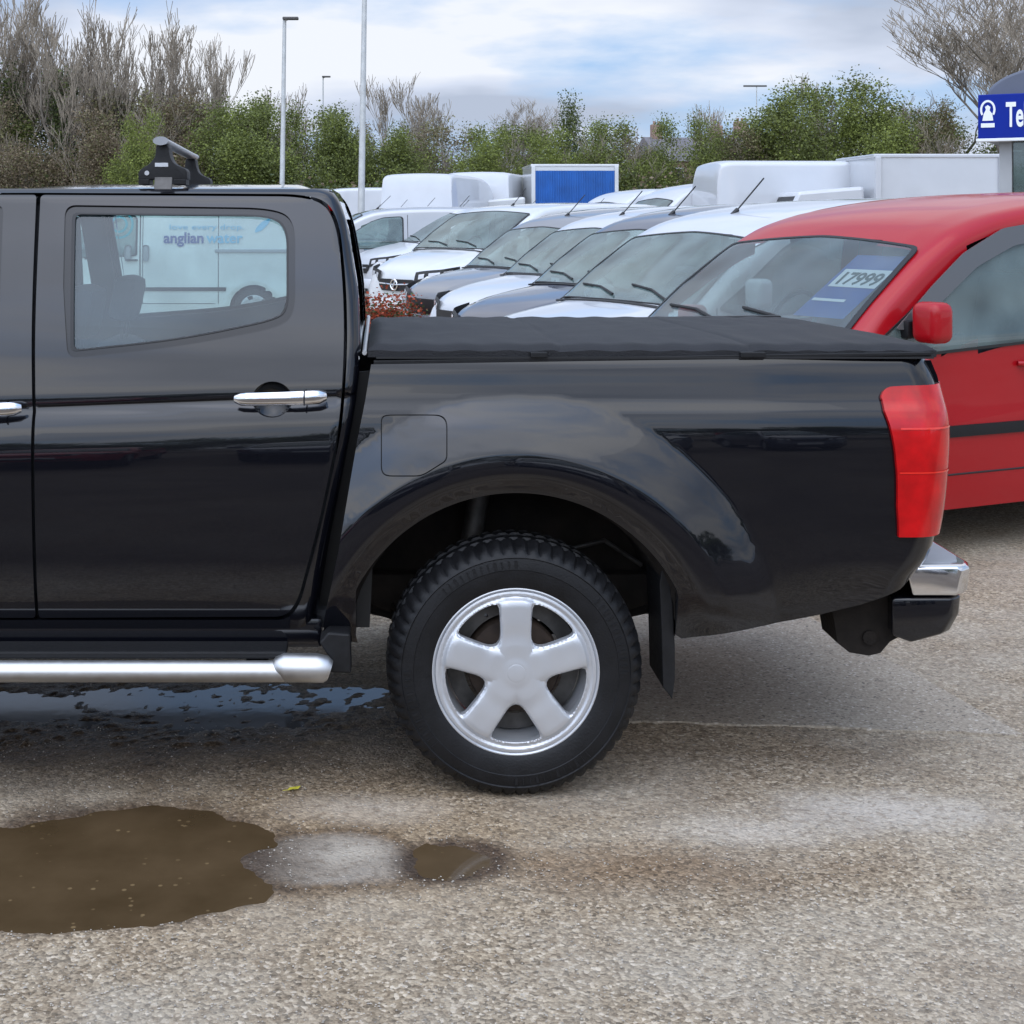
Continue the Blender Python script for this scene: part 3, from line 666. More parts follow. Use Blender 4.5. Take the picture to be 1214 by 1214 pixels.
# windscreen and front end (left of the frame)
hoodz = pchip([-3.75, -3.6, -3.2, -2.6, -2.15], [.92, 1.0, 1.08, 1.13, 1.17])
hv = []; hu = np.linspace(-3.72, -2.12, 24)
def half(u, z): return YC-cab_pos(max(u, -3.3), z)[1]-(max(0, -3.3-u)**2)*1.4
for u in hu:
    for q in np.linspace(-1, 1, 17): hv.append((u, YC+q*half(u, 1.0), hoodz(u)-.05*abs(q)**4))
toT(mesh('bonnet', hv, [(i*17+j, (i+1)*17+j, (i+1)*17+j+1, i*17+j+1) for i in range(23) for j in range(16)], M_paint, None, 180))
toT(MB().add([(-2.14, YC-.74, 1.17), (-2.14, YC+.74, 1.17), (-1.60, YC+.62, 1.74), (-1.60, YC-.62, 1.74)], [(0, 1, 2, 3)]).build('windscreen', M_glass))
for sg in (-1, 1):
    toT(MB().tube([(-2.16, YC+sg*.79, 1.15), (-1.88, YC+sg*.70, 1.45), (-1.60, YC+sg*.60, 1.77)], .035, 8).build('windscreen_pillar', M_paint, None, 60))
    fp = [(-3.72, .50), (-3.72, .96), (-3.2, 1.035), (-2.36, 1.10), (-2.36, .46)]
    FXW = WX-3.095
    arc = [(FXW+.48*math.cos(R_(a)), WZ+.50*math.sin(R_(a))) for a in np.linspace(10, 170, 24)]
    def fpos(u, v, sg=sg):
        y = half(u, v); return (u, YC+sg*(y+.03*math.exp(-((math.hypot(u-FXW, v-WZ)-.55)/.08)**2)), v)
    toT(panel('front_wing', fpos, fp+arc, [], M_paint, None, .05, .03, (0, -sg, 0)))
    toT(MB().box((-3.66, YC+sg*.66, .90), (.22, .36, .20), bev=.05).build('headlight', M_amber, None, 50))
toT(MB().box((-3.73, YC, .86), (.10, .92, .26), bev=.03).build('grille', M_chrome, None, 40))
toT(MB().box((-3.76, YC, .57), (.24, 1.70, .30), bev=.07).build('front_bumper', M_paint, None, 50))
# sills, running board
toT(MB().box((-1.25, 4.385, .47), (2.16, .05, .09), bev=.015).build('sill', M_paint, None, 50))
toT(MB().box((-1.25, 2*YC-4.385, .47), (2.16, .05, .09), bev=.015).build('sill', M_paint, None, 50))
for sg, yy in ((0, 4.215), (1, 2*YC-4.215)):
    z_ = EYE-(796-CY)/F*4.215
    rb = MB().tube([(-2.30, yy, z_), (-2.2, yy, z_), ((340-CX)/F*4.215, yy, z_)], .0305, 20)
    rbo = toT(rb.build('running_board', M_satin, None, 40))
    sgn = -1 if sg == 0 else 1
    x1 = (332-CX)/F*4.2; x2 = (391-CX)/F*4.2
    cp = MB(); cp.tube([(x1-.004, yy, z_+.004), (x1, yy, z_+.008), (x1+.012, yy, z_+.011), (x2-.040, yy, z_+.010), (x2-.012, yy, z_+.006), (x2, yy, z_+.002)], [.030, .036, .0405, .041, .038, .029], 24)
    cp.build('end_cap', M_satin, rbo, 45)
    MB().box((-1.28, yy-sgn*.075, z_+.040), (2.02, .11, .022), bev=.006).build('tread_plate', M_blackpl, rbo)
    for q in (-2.0, -1.2, -.36): MB().box((q, yy-sgn*.12, z_-.0), (.06, .22, .035), bev=.006).build('bracket', M_under, rbo)
    toT(MB().prism([(-.150, .505), (-.085, .500), (-.082, .385), (-.16, .39), (-.145, .43), (-.175, .475)], (0, yy-sgn*.03, 0), (1, 0, 0), (0, 0, 1), (0, -sgn*.10, 0)).build('sill_end', M_blackpl, bev=.006))
# wheels
def hsd(r, psi):
    ds = r*math.sin(R_(36)-abs(psi))
    a, b_, c_ = .208-r, ds-(.0445+.05*max(0, r-.12)), r-.094
    k = .007
    return -k*math.log(math.exp(-a/k)+math.exp(-b_/k)+math.exp(-c_/k))
prad = pchip([0, .012, .03, .05, .08, .11, .15, .19, .208, .215, .220, .228, .236], [.026, .0259, .0252, .0222, .0180, .016, .018, .018, .015, .008, .006, .011, .009])
def rim_pos(u, v):
    r = math.hypot(u, v); th = math.atan2(v, u)-R_(90); th = (th+R_(36)) % R_(72)-R_(36)
    o_ = prad(r); d = r*abs(math.sin(th)); o_ += .006*max(0, 1-(d/.05)**4)*float(smooth01((r-.035)/.05))*float(smooth01((.222-r)/.010))
    psi = R_(36)-abs(th); h = -hsd(r, psi) if r > .04 else .05
    o_ -= .008*(1-min(1, max(0, h)/.006))**2
    return (u, -o_, v)
holes_ = []
for k in range(5):
    pc = R_(90+36+72*k); hp = []
    for a in np.linspace(0, 2*math.pi, 41)[:-1]:
        lo_, hi_ = 0, .12; cx_, cy_ = .168, 0
        for _ in range(30):
            md = (lo_+hi_)/2; x_ = cx_+md*math.cos(a); y_ = md*math.sin(a); r = math.hypot(x_, y_); ps = math.atan2(y_, x_)
            if abs(ps) < R_(36) and hsd(r, ps) > 0: lo_ = md
            else: hi_ = md
        x_ = cx_+lo_*math.cos(a); y_ = lo_*math.sin(a)
        hp.append((x_*math.cos(pc)-y_*math.sin(pc), x_*math.sin(pc)+y_*math.cos(pc)))
    holes_.append(hp)
circ = [(.236*math.cos(a), .236*math.sin(a)) for a in np.linspace(0, 2*math.pi, 121)[:-1]]
def tyre_mesh(scale=1., nseg=240, width=.25):
    pr = [(.232, .03), (.240, .012), (.247, .006), (.262, .001), (.285, -.003), (.300, -.003), (.302, -.0055), (.318, -.004), (.334, .0), (.337, -.003), (.346, .001), (.354, .008), (.362, .017), (.3705, .030), (.377, .048), (.3795, .066), (.372, .070), (.372, .076), (.380, .080), (.381, .108), (.373, .112), (.373, .120)]
    pr = pr+[(a, width-b_) for a, b_ in pr[::-1]]; k = len(pr)
    def md(i, j):
        jj = min(j, k-1-j); 
        off = i % 4 if j < k/2 else (i+2) % 4
        if 11 <= jj <= 15: return -.0085 if off in (0,) or (off == 3 and jj in (13, 14)) else 0
        if 10 == jj: return -.004 if off == 0 else 0
        if 18 <= jj <= 19: return -.006 if (i+jj) % 4 == 0 else 0
        return 0
    return lathe([(a*scale, b_*scale) for a, b_ in pr], nseg, 'Y', md)
def truck_wheel(x, y, flip):
    wob = empty('wheel'); wob.parent = truck; wob.location = (x, y-YC, WZ); wob.rotation_euler = (0, 0, math.pi if flip else 0)
    return wob
w0 = truck_wheel(WX, 4.300, False)
v_, f_ = tyre_mesh(); ty = mesh('tyre', v_, f_, M_rubber, w0, 35)
rim = panel('rim', rim_pos, circ, holes_, M_alloy, w0, .0045, .026, (0, 1, 0))
rim.location.y = .016
bv, bf = lathe([(.2365, .010), (.243, .003), (.246, .004), (.246, .012), (.238, .020), (.225, .030), (.214, .06), (.205, .10), (.20, .20), (.215, .235), (.236, .24)], 96)
mesh('rim_barrel', bv, bf, M_alloy, rim, 40, loc=(0, -.016+.002, 0))
bv, bf = lathe([(.186, -.0), (.186, .05), (.189, .05), (.20, .04)], 72)
dv, df = lathe([(.0, .055), (.06, .055), (.065, .075), (.135, .078), (.140, .085), (.140, .14)], 64); mesh('brake_drum', dv, df, M_rust, w0, 40)
dv, df = lathe([(.150, .095), (.198, .10), (.2, .13)], 64); mesh('brake_plate', dv, df, M_dalloy, w0, 40)
cv, cf_ = lathe([(0, -.0292), (.020, -.029), (.0255, -.0282), (.0275, -.0255)], 40); mesh('hub_cap', cv, cf_, M_alloy, w0, 40, loc=(0, .018, 0))
# moulded ribs and blocks on the tyre wall
for grp in range(4):
  rb_ = MB()
  for k in range(24*grp, 24*grp+12):
    a = 2*math.pi*k/96
    for r1, r2, w_ in ((.306, .328, .0016 if k % 3 else .004),):
        c_, s2 = math.cos(a), math.sin(a); p = []
        for rr2, dd in ((r1, -w_), (r1, w_), (r2, w_), (r2, -w_)): p.append((rr2*c_-dd*s2, -.0065, rr2*s2+dd*c_))
        q = [(x, y+.004, z) for x, y, z in p]; rb_.add(p+q, [(0, 1, 2, 3), (0, 1, 5, 4), (1, 2, 6, 5), (2, 3, 7, 6), (3, 0, 4, 7)])
  rb_.build('sidewall_ribs', M_rubber, ty)
vs_ = MB().tube([(-.085, -.012+.016, .165), (-.091, -.024, .176)], .004, 8).build('tyre_valve', M_blackpl, w0, 60)
for x, y, fl in ((WX, 2*YC-4.300, True), (WX-3.095, 4.330, False), (WX-3.095, 2*YC-4.330, True)):
    c = truck_wheel(x, y, fl)
    for ch in w0.children:
        d = ch.copy(); COL.objects.link(d); d.parent = c
        for g2 in ch.children: e2 = g2.copy(); COL.objects.link(e2); e2.parent = d
# wheel housings
for sg in (-1, 1):
    for cx_ in (WX, WX-3.095):
        ya = YC+sg*(YC-4.345); yb = YC+sg*(YC-4.80); vs_, fs_ = [], []; n_ = 30
        for k in range(n_+1):
            a = R_(8+164*k/n_); 
            for (yy, rr_) in ((ya, .527), (ya-.0+(-sg)*.03, .500), (yb, .49), (yb, .10)):
                x_ = cx_+max(-.47, min(.475, (rr_ if rr_ > .2 else .49)*math.cos(a))); vs_.append((x_, yy, WZ+.02+rr_*math.sin(a) if rr_ > .2 else min(.47, WZ+.02+.49*math.sin(a))))
        for k in range(n_):
            for j in range(3): fs_.append((k*4+j, k*4+j+1, (k+1)*4+j+1, (k+1)*4+j))
        toT(mesh('wheel_housing', vs_, fs_, M_under, None, 40))
# mud flap
for yy in (4.36, 2*YC-4.36):
    xa = (786-CX)/F*4.36; mf = MB()
    zt_ = EYE-(668-CY)/F*4.36; zb_ = EYE-(829-CY)/F*4.36; y2 = .22 if yy < 5 else -.22
    pf = [(0, zt_), (.018, zt_-.03), (.030, zt_-.13), (.036, zt_-.25), (.036, zb_+.06), (.028, zb_), (.0, zb_+.035), (-.004, zt_-.2), (-.01, zt_-.06)]
    mf.prism(pf, (xa, yy, 0), (1, 0, 0), (0, 0, 1), (0, y2, 0)); toT(mf.build('mud_flap', M_blackpl, bev=.003))
# underside
ch = MB()
for yy in (YC-.48, YC+.48): ch.box((-.6, yy, .50), (4.3, .07, .13), bev=.01)
for x_ in (-2.4, -1.2, -.1, 1.15, 1.5): ch.box((x_, YC, .52), (.08, .96, .10), bev=.01)
toT(ch.build('chassis_frame', M_under, None, 30))
toT(MB().tube([(WX, 4.5, WZ), (WX, YC-.15, WZ), (WX, YC-.12, WZ), (WX, YC+.12, WZ), (WX, YC+.15, WZ), (WX, 5.9, WZ)], [.045, .045, .13, .13, .045, .045], 16).build('rear_axle', M_under, None, 50))
toT(MB().tube([(WX-3.09, 4.6, WZ), (WX-3.09, 5.8, WZ)], .04, 12).build('front_axle', M_under, None, 50))
for yy in (YC-.56, YC+.56):
    ls = MB()
    for k in range(3): ls.tube([(WX-.6+.12*k, yy, .50-.012*k), (WX-.3, yy, .43-.012*k), (WX, yy, .41-.012*k), (WX+.3, yy, .43-.012*k), (WX+.62-.12*k, yy, .50-.012*k)], .03, 6, True, .25)
    toT(ls.build('leaf_spring', M_under, None, 40))
ft = MB().box((-.55, 5.0, .46), (.75, .42, .22), bev=.05); toT(ft.build('fuel_tank', M_under, None, 50))
toT(MB().box((-.98, YC+.1, .44), (.9, .35, .20), bev=.05).build('gearbox', M_under, None, 50))
ex = MB().tube([(-1.9, 5.55, .42), (-.4, 5.55, .42), (WX-.2, 5.6, .58), (WX+.4, 5.6, .50), (1.45, 5.7, .42)], .035, 12); ex.tube([(-1.3, 5.55, .42), (-.6, 5.55, .42)], .09, 16)
toT(ex.build('exhaust_pipe', M_dalloy, None, 50))
toT(MB().box((.86, YC, .515), (.40, .50, .18), bev=.06).build('spare_carrier', M_under, None, 50))
# load bed inside, tailgate
bd = MB().box((.82, YC, 1.00), (1.62, 1.55, .03)); bd.box((.0, YC, 1.02), (.03, 1.62, .46))
toT(bd.build('bed_floor', M_paint))
xe_ = XR+RB
def tg_pos(u, v): return (xe_+dxe(v), u, v)
toT(panel('tailgate', tg_pos, [(YC-.78, .66), (YC+.78, .66), (YC+.78, 1.275), (YC-.78, 1.275)], [], M_paint, None, .05, .04, (-1, 0, 0)))
toT(MB().box((xe_+.02, YC, 1.10), (.03, .26, .07), bev=.01).build('tailgate_handle', M_chrome))
# rail strip and bed cover
toT(MB().prism([(0, 0), (1.66, .028), (1.66, .040), (0, .014)], ((443-CX)/F*4.40, 4.368, 1.266), (1, 0, 0), (0, 0, 1), (0, .05, 0)).build('bed_rail', M_blackpl, bev=.003))
toT(MB().prism([(0, 0), (1.66, .028), (1.66, .040), (0, .014)], ((443-CX)/F*4.40, 2*YC-4.368-.05, 1.266), (1, 0, 0), (0, 0, 1), (0, .05, 0)).build('bed_rail', M_blackpl, bev=.003))
def cov(u, v):     # u 0..1 along, v 0..1 across
    x = -.035+u*1.695; yn = 4.375; yf = 2*YC-4.375; y = yn+(yf-yn)*v
    e_ = min(1, min(v, 1-v)*(yf-yn)/.05, min(u, 1-u)*1.695/.05)
    z = 1.328-.028*v+.006*math.sin(math.pi*min(1, max(0, v)))-.020*(1-e_)**2
    for sm_ in (.34, .67): z -= .006*math.exp(-((u-sm_)/.006)**2)
    z += .0035*math.sin(u*31+v*3)*math.sin(v*math.pi)*.5+.002*math.sin(u*83+1.3*math.sin(v*9))
    z += .010*float(smooth01((u-.5)/.5))*math.sin(math.pi*v)*.3
    return (x, y, z)
cu = sorted(set(list(np.linspace(0, 1, 120))+[.005, .012, .02, .98, .99, .995, .335, .345, .665, .675])); cvv = sorted(set(list(np.linspace(0, 1, 60))+[.005, .012, .02, .98, .99, .995]))
vs_ = [cov(u, v) for u in cu for v in cvv]; nv = len(cvv); fs_ = [(i*nv+j, (i+1)*nv+j, (i+1)*nv+j+1, i*nv+j+1) for i in range(len(cu)-1) for j in range(nv-1)]
b0 = len(vs_); per = [(i, 0) for i in range(len(cu))]+[(len(cu)-1, j) for j in range(1, nv)]+[(i, nv-1) for i in range(len(cu)-2, -1, -1)]+[(0, j) for j in range(nv-2, 0, -1)]
for i, j in per: p_ = vs_[i*nv+j]; vs_.append((p_[0], p_[1], 1.289))
for k in range(len(per)):
    k2 = (k+1) % len(per); a = per[k][0]*nv+per[k][1]; b_ = per[k2][0]*nv+per[k2][1]; fs_.append((a, b0+k, b0+k2, b_))
tc_ = toT(mesh('bed_cover', vs_, fs_, M_vinyl, None, 40))
for q, w_ in ((.675, .075), (.30, .05)):
    MB().box((-.035+q*1.695, 4.366, 1.297), (w_, .02, .017), bev=.003).build('cover_clamp', M_blackpl, tc_)
MB().box((.82, 4.371, 1.288), (1.66, .008, .006)).build('cover_seal', M_satin if False else M_seal, tc_)
# folded frame rails at the cab end of the cover
for k in (0, 1): MB().tube([(-.045-.022*k, 4.40, 1.300-.016*k), (-.045-.022*k, 2*YC-4.40, 1.300-.016*k)], .0075, 8).build('cover_rail', M_satin, tc_, 60)
# rear bumper and tow bracket
def bump(name, prof_, m, ya=4.43, cut=.07, parent=None, bev=.010):
    # profile (x, z); plan corner swept forward at both ends
    secs = [(ya, -.055), (ya+.03, -.02), (ya+.09, 0), (YC, .012), (2*YC-ya-.09, 0), (2*YC-ya-.03, -.02), (2*YC-ya, -.055)]
    vs_, fs_ = [], []; n_ = len(prof_)
    for y_, dx_ in secs:
        for x_, z_ in prof_: vs_.append((x_+dx_*(1 if x_ > 1.66 else .2), y_, z_))
    for i in range(len(secs)-1):
        for j in range(n_): j2 = (j+1) % n_; fs_.append((i*n_+j, i*n_+j2, (i+1)*n_+j2, (i+1)*n_+j))
    fs_ += [tuple(range(n_)), tuple((len(secs)-1)*n_+j for j in range(n_))[::-1]]
    return toT(MB().add(vs_, fs_).build(name, m, bev=bev, seg=3, smooth=35))
rbm = bump('rear_bumper', [(1.60, .650), (1.800, .652), (1.815, .640), (1.805, .575), (1.795, .563), (1.62, .563)], M_chrome)
bump('bumper_valance', [(1.56, .556), (1.79, .556), (1.785, .50), (1.755, .445), (1.62, .418), (1.56, .44)], M_paint, ya=4.44)
bump('bumper_step_pad', [(1.60, .655), (1.79, .6555), (1.79, .650), (1.60, .650)], M_grey, ya=4.47, bev=.001)
bb = MB().prism([(1.385, .520), (1.60, .555), (1.66, .50), (1.63, .44), (1.565, .405), (1.535, .370), (1.50, .362), (1.44, .372), (1.405, .40)], (0, 4.50, 0), (1, 0, 0), (0, 0, 1), (0, .16, 0))
bb.tube([(1.50, 4.488, .42), (1.50, 4.50, .42)], .022, 10); bb.tube([(1.58, 4.49, .47), (1.58, 4.50, .47)], .014, 8)
toT(bb.build('tow_bracket', M_under, smooth=40))
toT(MB().tube([(1.60, YC, .44), (1.9, YC, .44), (1.93, YC, .47), (1.93, YC, .54)], [.025, .02, .02, .02], 10).build('tow_bar', M_blackpl, None, 50))
bmesh_ball = MB().tube([(1.93, YC, .54), (1.93, YC, .55), (1.93, YC, .565), (1.93, YC, .58), (1.93, YC, .59)], [.012, .022, .026, .02, .008], 14); toT(bmesh_ball.build('tow_ball', M_satin, None, 60))
# ------------------------------------------------------------------ roof bar clamped on the cab roof (its own thing)
rbT = empty('roof_bar', (-.70, 4.66, 1.80), label='black roof bar with silver crossbeam clamped on the pickup cab roof', cat='roof bar')
def rel(o): o.parent = rbT; o.matrix_parent_inverse = Matrix.Translation((.70, -4.66, -1.80)); return o
def foot(Y, sgn, dxx=0.):
    def q(px, py): v_ = W(px, py, 4.66); return (v_.x+dxx, v_.z)
    pr = [q(*p) for p in fillet([(166, 213, 1), (166, 203, 4), (180, 194, 6), (186, 186, 5), (187, 172, 3), (201, 172, 3), (202, 184, 8), (207, 195, 8), (223, 201, 5), (223, 213, 1)], 4)]
    f = MB().prism(pr, (0, Y, 0), (1, 0, 0), (0, 0, 1), (0, .085*sgn, 0))
    fo_ = rel(f.build('foot', M_blackpl, bev=.004, smooth=40))
    for a, c in ((166, 179), (207, 222)):
        x1, z1 = q(a, 219.5); x2, z2 = q(c, 212.5); MB().box(((x1+x2)/2, Y+.04*sgn, (z1+z2)/2), (x2-x1, .08, z2-z1), bev=.003).build('rubber_pad', M_rubber, fo_)
    return fo_, q
for (Y, s_, d_) in ((4.63, 1, 0), (2*YC-4.63, -1, -.05)):
    fo_, q = foot(Y, s_, d_)
    x1, z1 = q(185, 217); x2, z2 = q(206, 228)
    k = MB().box(((x1+x2)/2, Y-.004*s_, (z1+z2)/2+.01), (x2-x1, .012, .05), rot=Matrix.Rotation(R_(-25*s_), 3, 'X'), bev=.003)
    k.build('clamp', M_dalloy, fo_)
    if s_ == 1:
        x1, z1 = q(185.5, 193.5); x2, z2 = q(201, 198.2)
        MB().box(((x1+x2)/2, Y-.001, (z1+z2)/2), (x2-x1, .003, z1-z2), bev=.0008).build('badge', M_white, fo_)
        x1, z1 = q(176, 205.5); MB().tube([(x1, Y-.003, z1), (x1, Y+.004, z1)], .0075, 14).build('lock', M_amber, fo_)
xa, za = W(193.5, 168, 4.66).x, W(193.5, 168, 4.66).z
bar = MB(); sec = [(.023*math.cos(a), .0125*math.sin(a)) for a in np.linspace(0, 2*math.pi, 20)[:-1]]
a_ = Vector((xa, 4.61, za)); b_ = Vector((xa-.052, 2*YC-4.61, za))
bar.prism(sec, a_, (1, 0, 0), (0, 0, 1), b_-a_)
rel(bar.build('crossbeam', M_satin, smooth=50)); 
for p_, dl in ((a_, -.006), (b_, .002)): rel(MB().prism([(x*1.06, z*1.1) for x, z in sec], p_+Vector((0, dl, 0)), (1, 0, 0), (0, 0, 1), (0, .006, 0)).build('end_cap', M_grey, smooth=50))

for sg in (-1, 1):
    toT(MB().prism([(-.26, .46), (-.03, .46), (-.005, 1.0), (.015, 1.245), (-.065, 1.235), (-.10, 1.0)], (0, YC+sg*(YC-4.46), 0), (1, 0, 0), (0, 0, 1), (0, -sg*.02, 0)).build('gap_dark_filler', M_seal))  # added dark sheet, not a truck part: blocks daylight so the gap looks shaded

for yy in (4.70, 2*YC-4.70):
    toT(MB().tube([(WX-.16, yy, WZ+.02), (WX-.12, yy, WZ+.22), (WX-.12, yy, WZ+.22), (WX-.08, yy, WZ+.46)], [.022, .022, .034, .034], 12).build('shock_absorber', M_dalloy, None, 50))
    toT(MB().box((WX-.10, yy+.02*(1 if yy < YC else -1), WZ+.06), (.09, .10, .12), bev=.015).build('bump_stop', M_rust))
    br_ = MB().tube([(WX+.05, yy, WZ+.10), (WX+.16, yy, WZ+.26), (WX+.32, yy, WZ+.30), (WX+.44, yy, WZ+.22)], .008, 6); toT(br_.build('brake_line', M_dalloy, None, 60))
# ------------------------------------------------------------------ vans and cars
# local frame of every vehicle: X runs from the front bumper backwards, -Y is its left side, Z up
KINDS = {
 'small': dict(L=4.40, Wd=1.79, cowl=1.02, head=1.72, prof=[(0, .66), (.04, .78), (.14, .88), (.40, .98), (.75, 1.055), (1.0, 1.10), (1.06, 1.12), (1.40, 1.365), (1.74, 1.595), (1.95, 1.70), (2.3, 1.785), (2.9, 1.85), (3.7, 1.87), (4.15, 1.845), (4.30, 1.75), (4.37, 1.50), (4.40, 1.1)], belt=1.10, tum=.16, wb=(.88, 3.56), wr=.31,
   side=[(1.26, 1.09), (1.50, 1.24), (1.88, 1.505), (2.20, 1.635), (2.66, 1.69), (2.68, 1.66), (2.68, 1.08), (1.5, 1.02)], door=(1.20, 2.78)),
 'mid': dict(L=4.98, Wd=1.95, cowl=.98, head=1.90, prof=[(0, .70), (.04, .86), (.12, .98), (.35, 1.09), (.70, 1.19), (.96, 1.25), (1.02, 1.28), (1.45, 1.56), (1.90, 1.81), (2.15, 1.89), (2.6, 1.94), (3.4, 1.965), (4.5, 1.96), (4.85, 1.93), (4.93, 1.80), (4.98, 1.2)], belt=1.22, tum=.11, wb=(.95, 4.0), wr=.335,
   side=[(1.30, 1.22), (1.62, 1.40), (2.05, 1.66), (2.30, 1.74), (2.66, 1.76), (2.70, 1.72), (2.70, 1.14), (1.5, 1.10)], door=(1.12, 2.78)),
 'big': dict(L=5.9, Wd=2.02, cowl=.78, head=1.62, prof=[(0, .75), (.04, .95), (.10, 1.08), (.3, 1.20), (.60, 1.32), (.78, 1.38), (.84, 1.42), (1.2, 1.78), (1.55, 2.12), (1.8, 2.34), (2.15, 2.50), (2.7, 2.58), (3.6, 2.60), (5.5, 2.60), (5.78, 2.56), (5.86, 2.3), (5.9, 1.4)], belt=1.35, tum=.07, wb=(.95, 4.6), wr=.345,
   side=[(1.10, 1.36), (1.35, 1.60), (1.62, 1.86), (1.9, 1.96), (2.35, 1.98), (2.40, 1.94), (2.40, 1.24), (1.3, 1.20)], door=(.95, 2.5)),
 'hatch': dict(L=4.0, Wd=1.72, cowl=1.05, head=1.75, prof=[(0, .55), (.04, .68), (.14, .76), (.4, .84), (.8, .92), (1.05, .965), (1.1, .99), (1.45, 1.2), (1.75, 1.36), (2.0, 1.43), (2.5, 1.47), (3.0, 1.46), (3.5, 1.38), (3.75, 1.2), (3.9, .98), (4.0, .75)], belt=.95, tum=.30, wb=(.80, 3.3), wr=.30,
   side=[(1.45, .98), (1.80, 1.20), (2.15, 1.34), (2.6, 1.38), (3.2, 1.32), (3.45, 1.15), (3.4, 1.0), (2.4, .96)], door=(1.2, 2.3)),
}
M_plate = mat('number_plate', (.75, .72, .30), .5); M_wplate = mat('white_plate', (.7, .7, .7), .5)
M_wheelcap = mat('wheel_trim', (.42, .42, .44), .4, .4, .3)
M_wtyre = mat('van_tyre', (.02, .02, .021), .8)
M_vglass2 = glass_mat('clear_van_glass', (.74, .85, .85), .1, (.30, .38, .40), .20)
class Van:
    def __init__(s, kind, color_m, name, label, cat, group=None, scaleH=1., L=None):
        s.gl = M_vglass2 if color_m.name == 'red_car_paint' else M_vglass
        k = KINDS[kind]; s.k = k; s.m = color_m; s.kind = kind
        pr = list(k['prof']); s.L = L or k['L']
        if L:
            d = L-k['L']; pr = [(a+(d if a > k['L']*.72 else 0), b) for a, b in pr]
        s.raw = pchip([p[0] for p in pr], [p[1]*1. for p in pr]); s.scaleH = scaleH
        s.hz = k['Wd']/2
        s.root = empty(name, label=label, cat=cat, group=group)
        s.build()
    def zt(s, x):
        z = s.raw(max(0, min(s.L, x)))
        if s.scaleH != 1 and z > s.k['belt']: z = s.k['belt']+(z-s.k['belt'])*s.scaleH
        return z
    def hw(s, x, z):
        k = s.k; w_ = s.hz
        w_ -= .30*max(0, (.75-x)/.75)**2.2+.02*max(0, (1.5-x)/1.5)
        w_ -= .05*max(0, (x-s.L+.5)/.5)**2
        w_ -= k['tum']*max(0, z-k['belt'])+.05*max(0, (.55-z)/.3)**2*.6
        w_ += .012*math.exp(-((z-.62)/.10)**2)
        for wx in (k['wb'][0], s.wb2()): 
            r = math.hypot(x-wx, z-k['wr']); w_ += .02*math.exp(-((r-k['wr']-.10)/.06)**2)
        return w_
    def wb2(s): return s.k['wb'][1]+(s.L-s.k['L'])
    def corner(s, x):
        t_ = smooth01(float((x-.9*s.k['cowl'])/.5)); return .16-.06*t_, .22-.10*t_   # vertical, lateral
    def top(s, x, y):
        zt = s.zt(x); cv, cl = s.corner(x); w_ = s.hw(x, zt-cv); a = abs(y)
        z = zt-.035*(min(a, w_)/w_)**2
        if a > w_-cl:
            q = min(1, (a-(w_-cl))/cl); z -= cv*(1-math.sqrt(max(0, 1-q*q)))
        return z
    def sect(s, x):
        zt = s.zt(x); cv, cl = s.corner(x); z0 = .24; P = []
        zc = max(z0+.05, zt-cv-.035); n1 = 18
        for i in range(n1): z = z0+(zc-z0)*i/(n1-1); P.append((x, s.hw(x, z), z))
        w_ = P[-1][1]
        for i in range(1, 8):
            a = math.pi/2*i/7; P.append((x, w_-cl*(1-math.cos(a)), zc+cv*math.sin(a)))
        wt = w_-cl
        for i in range(1, 9):
            y = wt*(1-i/8); P.append((x, y, zt-.035*(y/w_)**2*1.0))
        return P
    def build(s):
        k = s.k; r = s.root
        xs_ = [0, .015, .04, .08, .13, .2, .3]+list(np.arange(.4, s.L-.3, .05))+list(np.linspace(s.L-.3, s.L, 9))
        secs = [s.sect(float(x)) for x in xs_]; n = len(secs[0]); full = []
        for P in secs: full.append([(p[0], -p[1], p[2]) for p in P]+[(p[0], p[1], p[2]) for p in P[:-1][::-1]])
        m_ = len(full[0]); vs = [p for row in full for p in row]; fs = []
        hwt = lambda x: s.hw(x, s.zt(x)-s.corner(x)[0])
        c0, c1 = k['cowl']+.05, k['head']
        s.ws = [(c0, -(hwt(c0)-.07)), (c0-.03, -.3), (c0-.035, 0), (c0-.03, .3), (c0, hwt(c0)-.07), ((c0+c1)/2, hwt((c0+c1)/2)-.075), (c1, hwt(c1)-.09), (c1+.04, 0), (c1, -(hwt(c1)-.09)), ((c0+c1)/2, -(hwt((c0+c1)/2)-.075))]
        sw_in = np.array(s.ws); cw = sw_in.mean(0); ws_cut = [tuple(cw+(p-cw)*.97) for p in sw_in]
        sd_ = np.array(k['side']); 
        if s.scaleH != 1: sd_[:, 1] = np.where(sd_[:, 1] > k['belt'], k['belt']+(sd_[:, 1]-k['belt'])*min(1.1, s.scaleH), sd_[:, 1])
        cs_ = sd_.mean(0); sd_cut = [tuple(cs_+(p-cs_)*.96) for p in sd_]
        wheels = [(k['wb'][0], k['wr']), (s.wb2(), k['wr'])]
        for i in range(len(full)-1):
            for j in range(m_-1):
                q = [vs[i*m_+j], vs[i*m_+j+1], vs[(i+1)*m_+j+1], vs[(i+1)*m_+j]]; c = np.mean(q, 0)
                jj = min(j, m_-2-j)
                if jj >= 22 and c0-.1 < c[0] < c1+.1 and inpoly([(c[0], c[1])], ws_cut)[0]: continue
                if jj < 18 and inpoly([(c[0], c[2])], sd_cut)[0]: continue
                if jj < 14 and any(math.hypot(c[0]-a, c[2]-b) < k['wr']+.045 for a, b in wheels): continue
                fs.append((i*m_+j, i*m_+j+1, (i+1)*m_+j+1, (i+1)*m_+j))
        fs.append(tuple(range(m_))[::-1]); fs.append(tuple((len(full)-1)*m_+j for j in range(m_)))
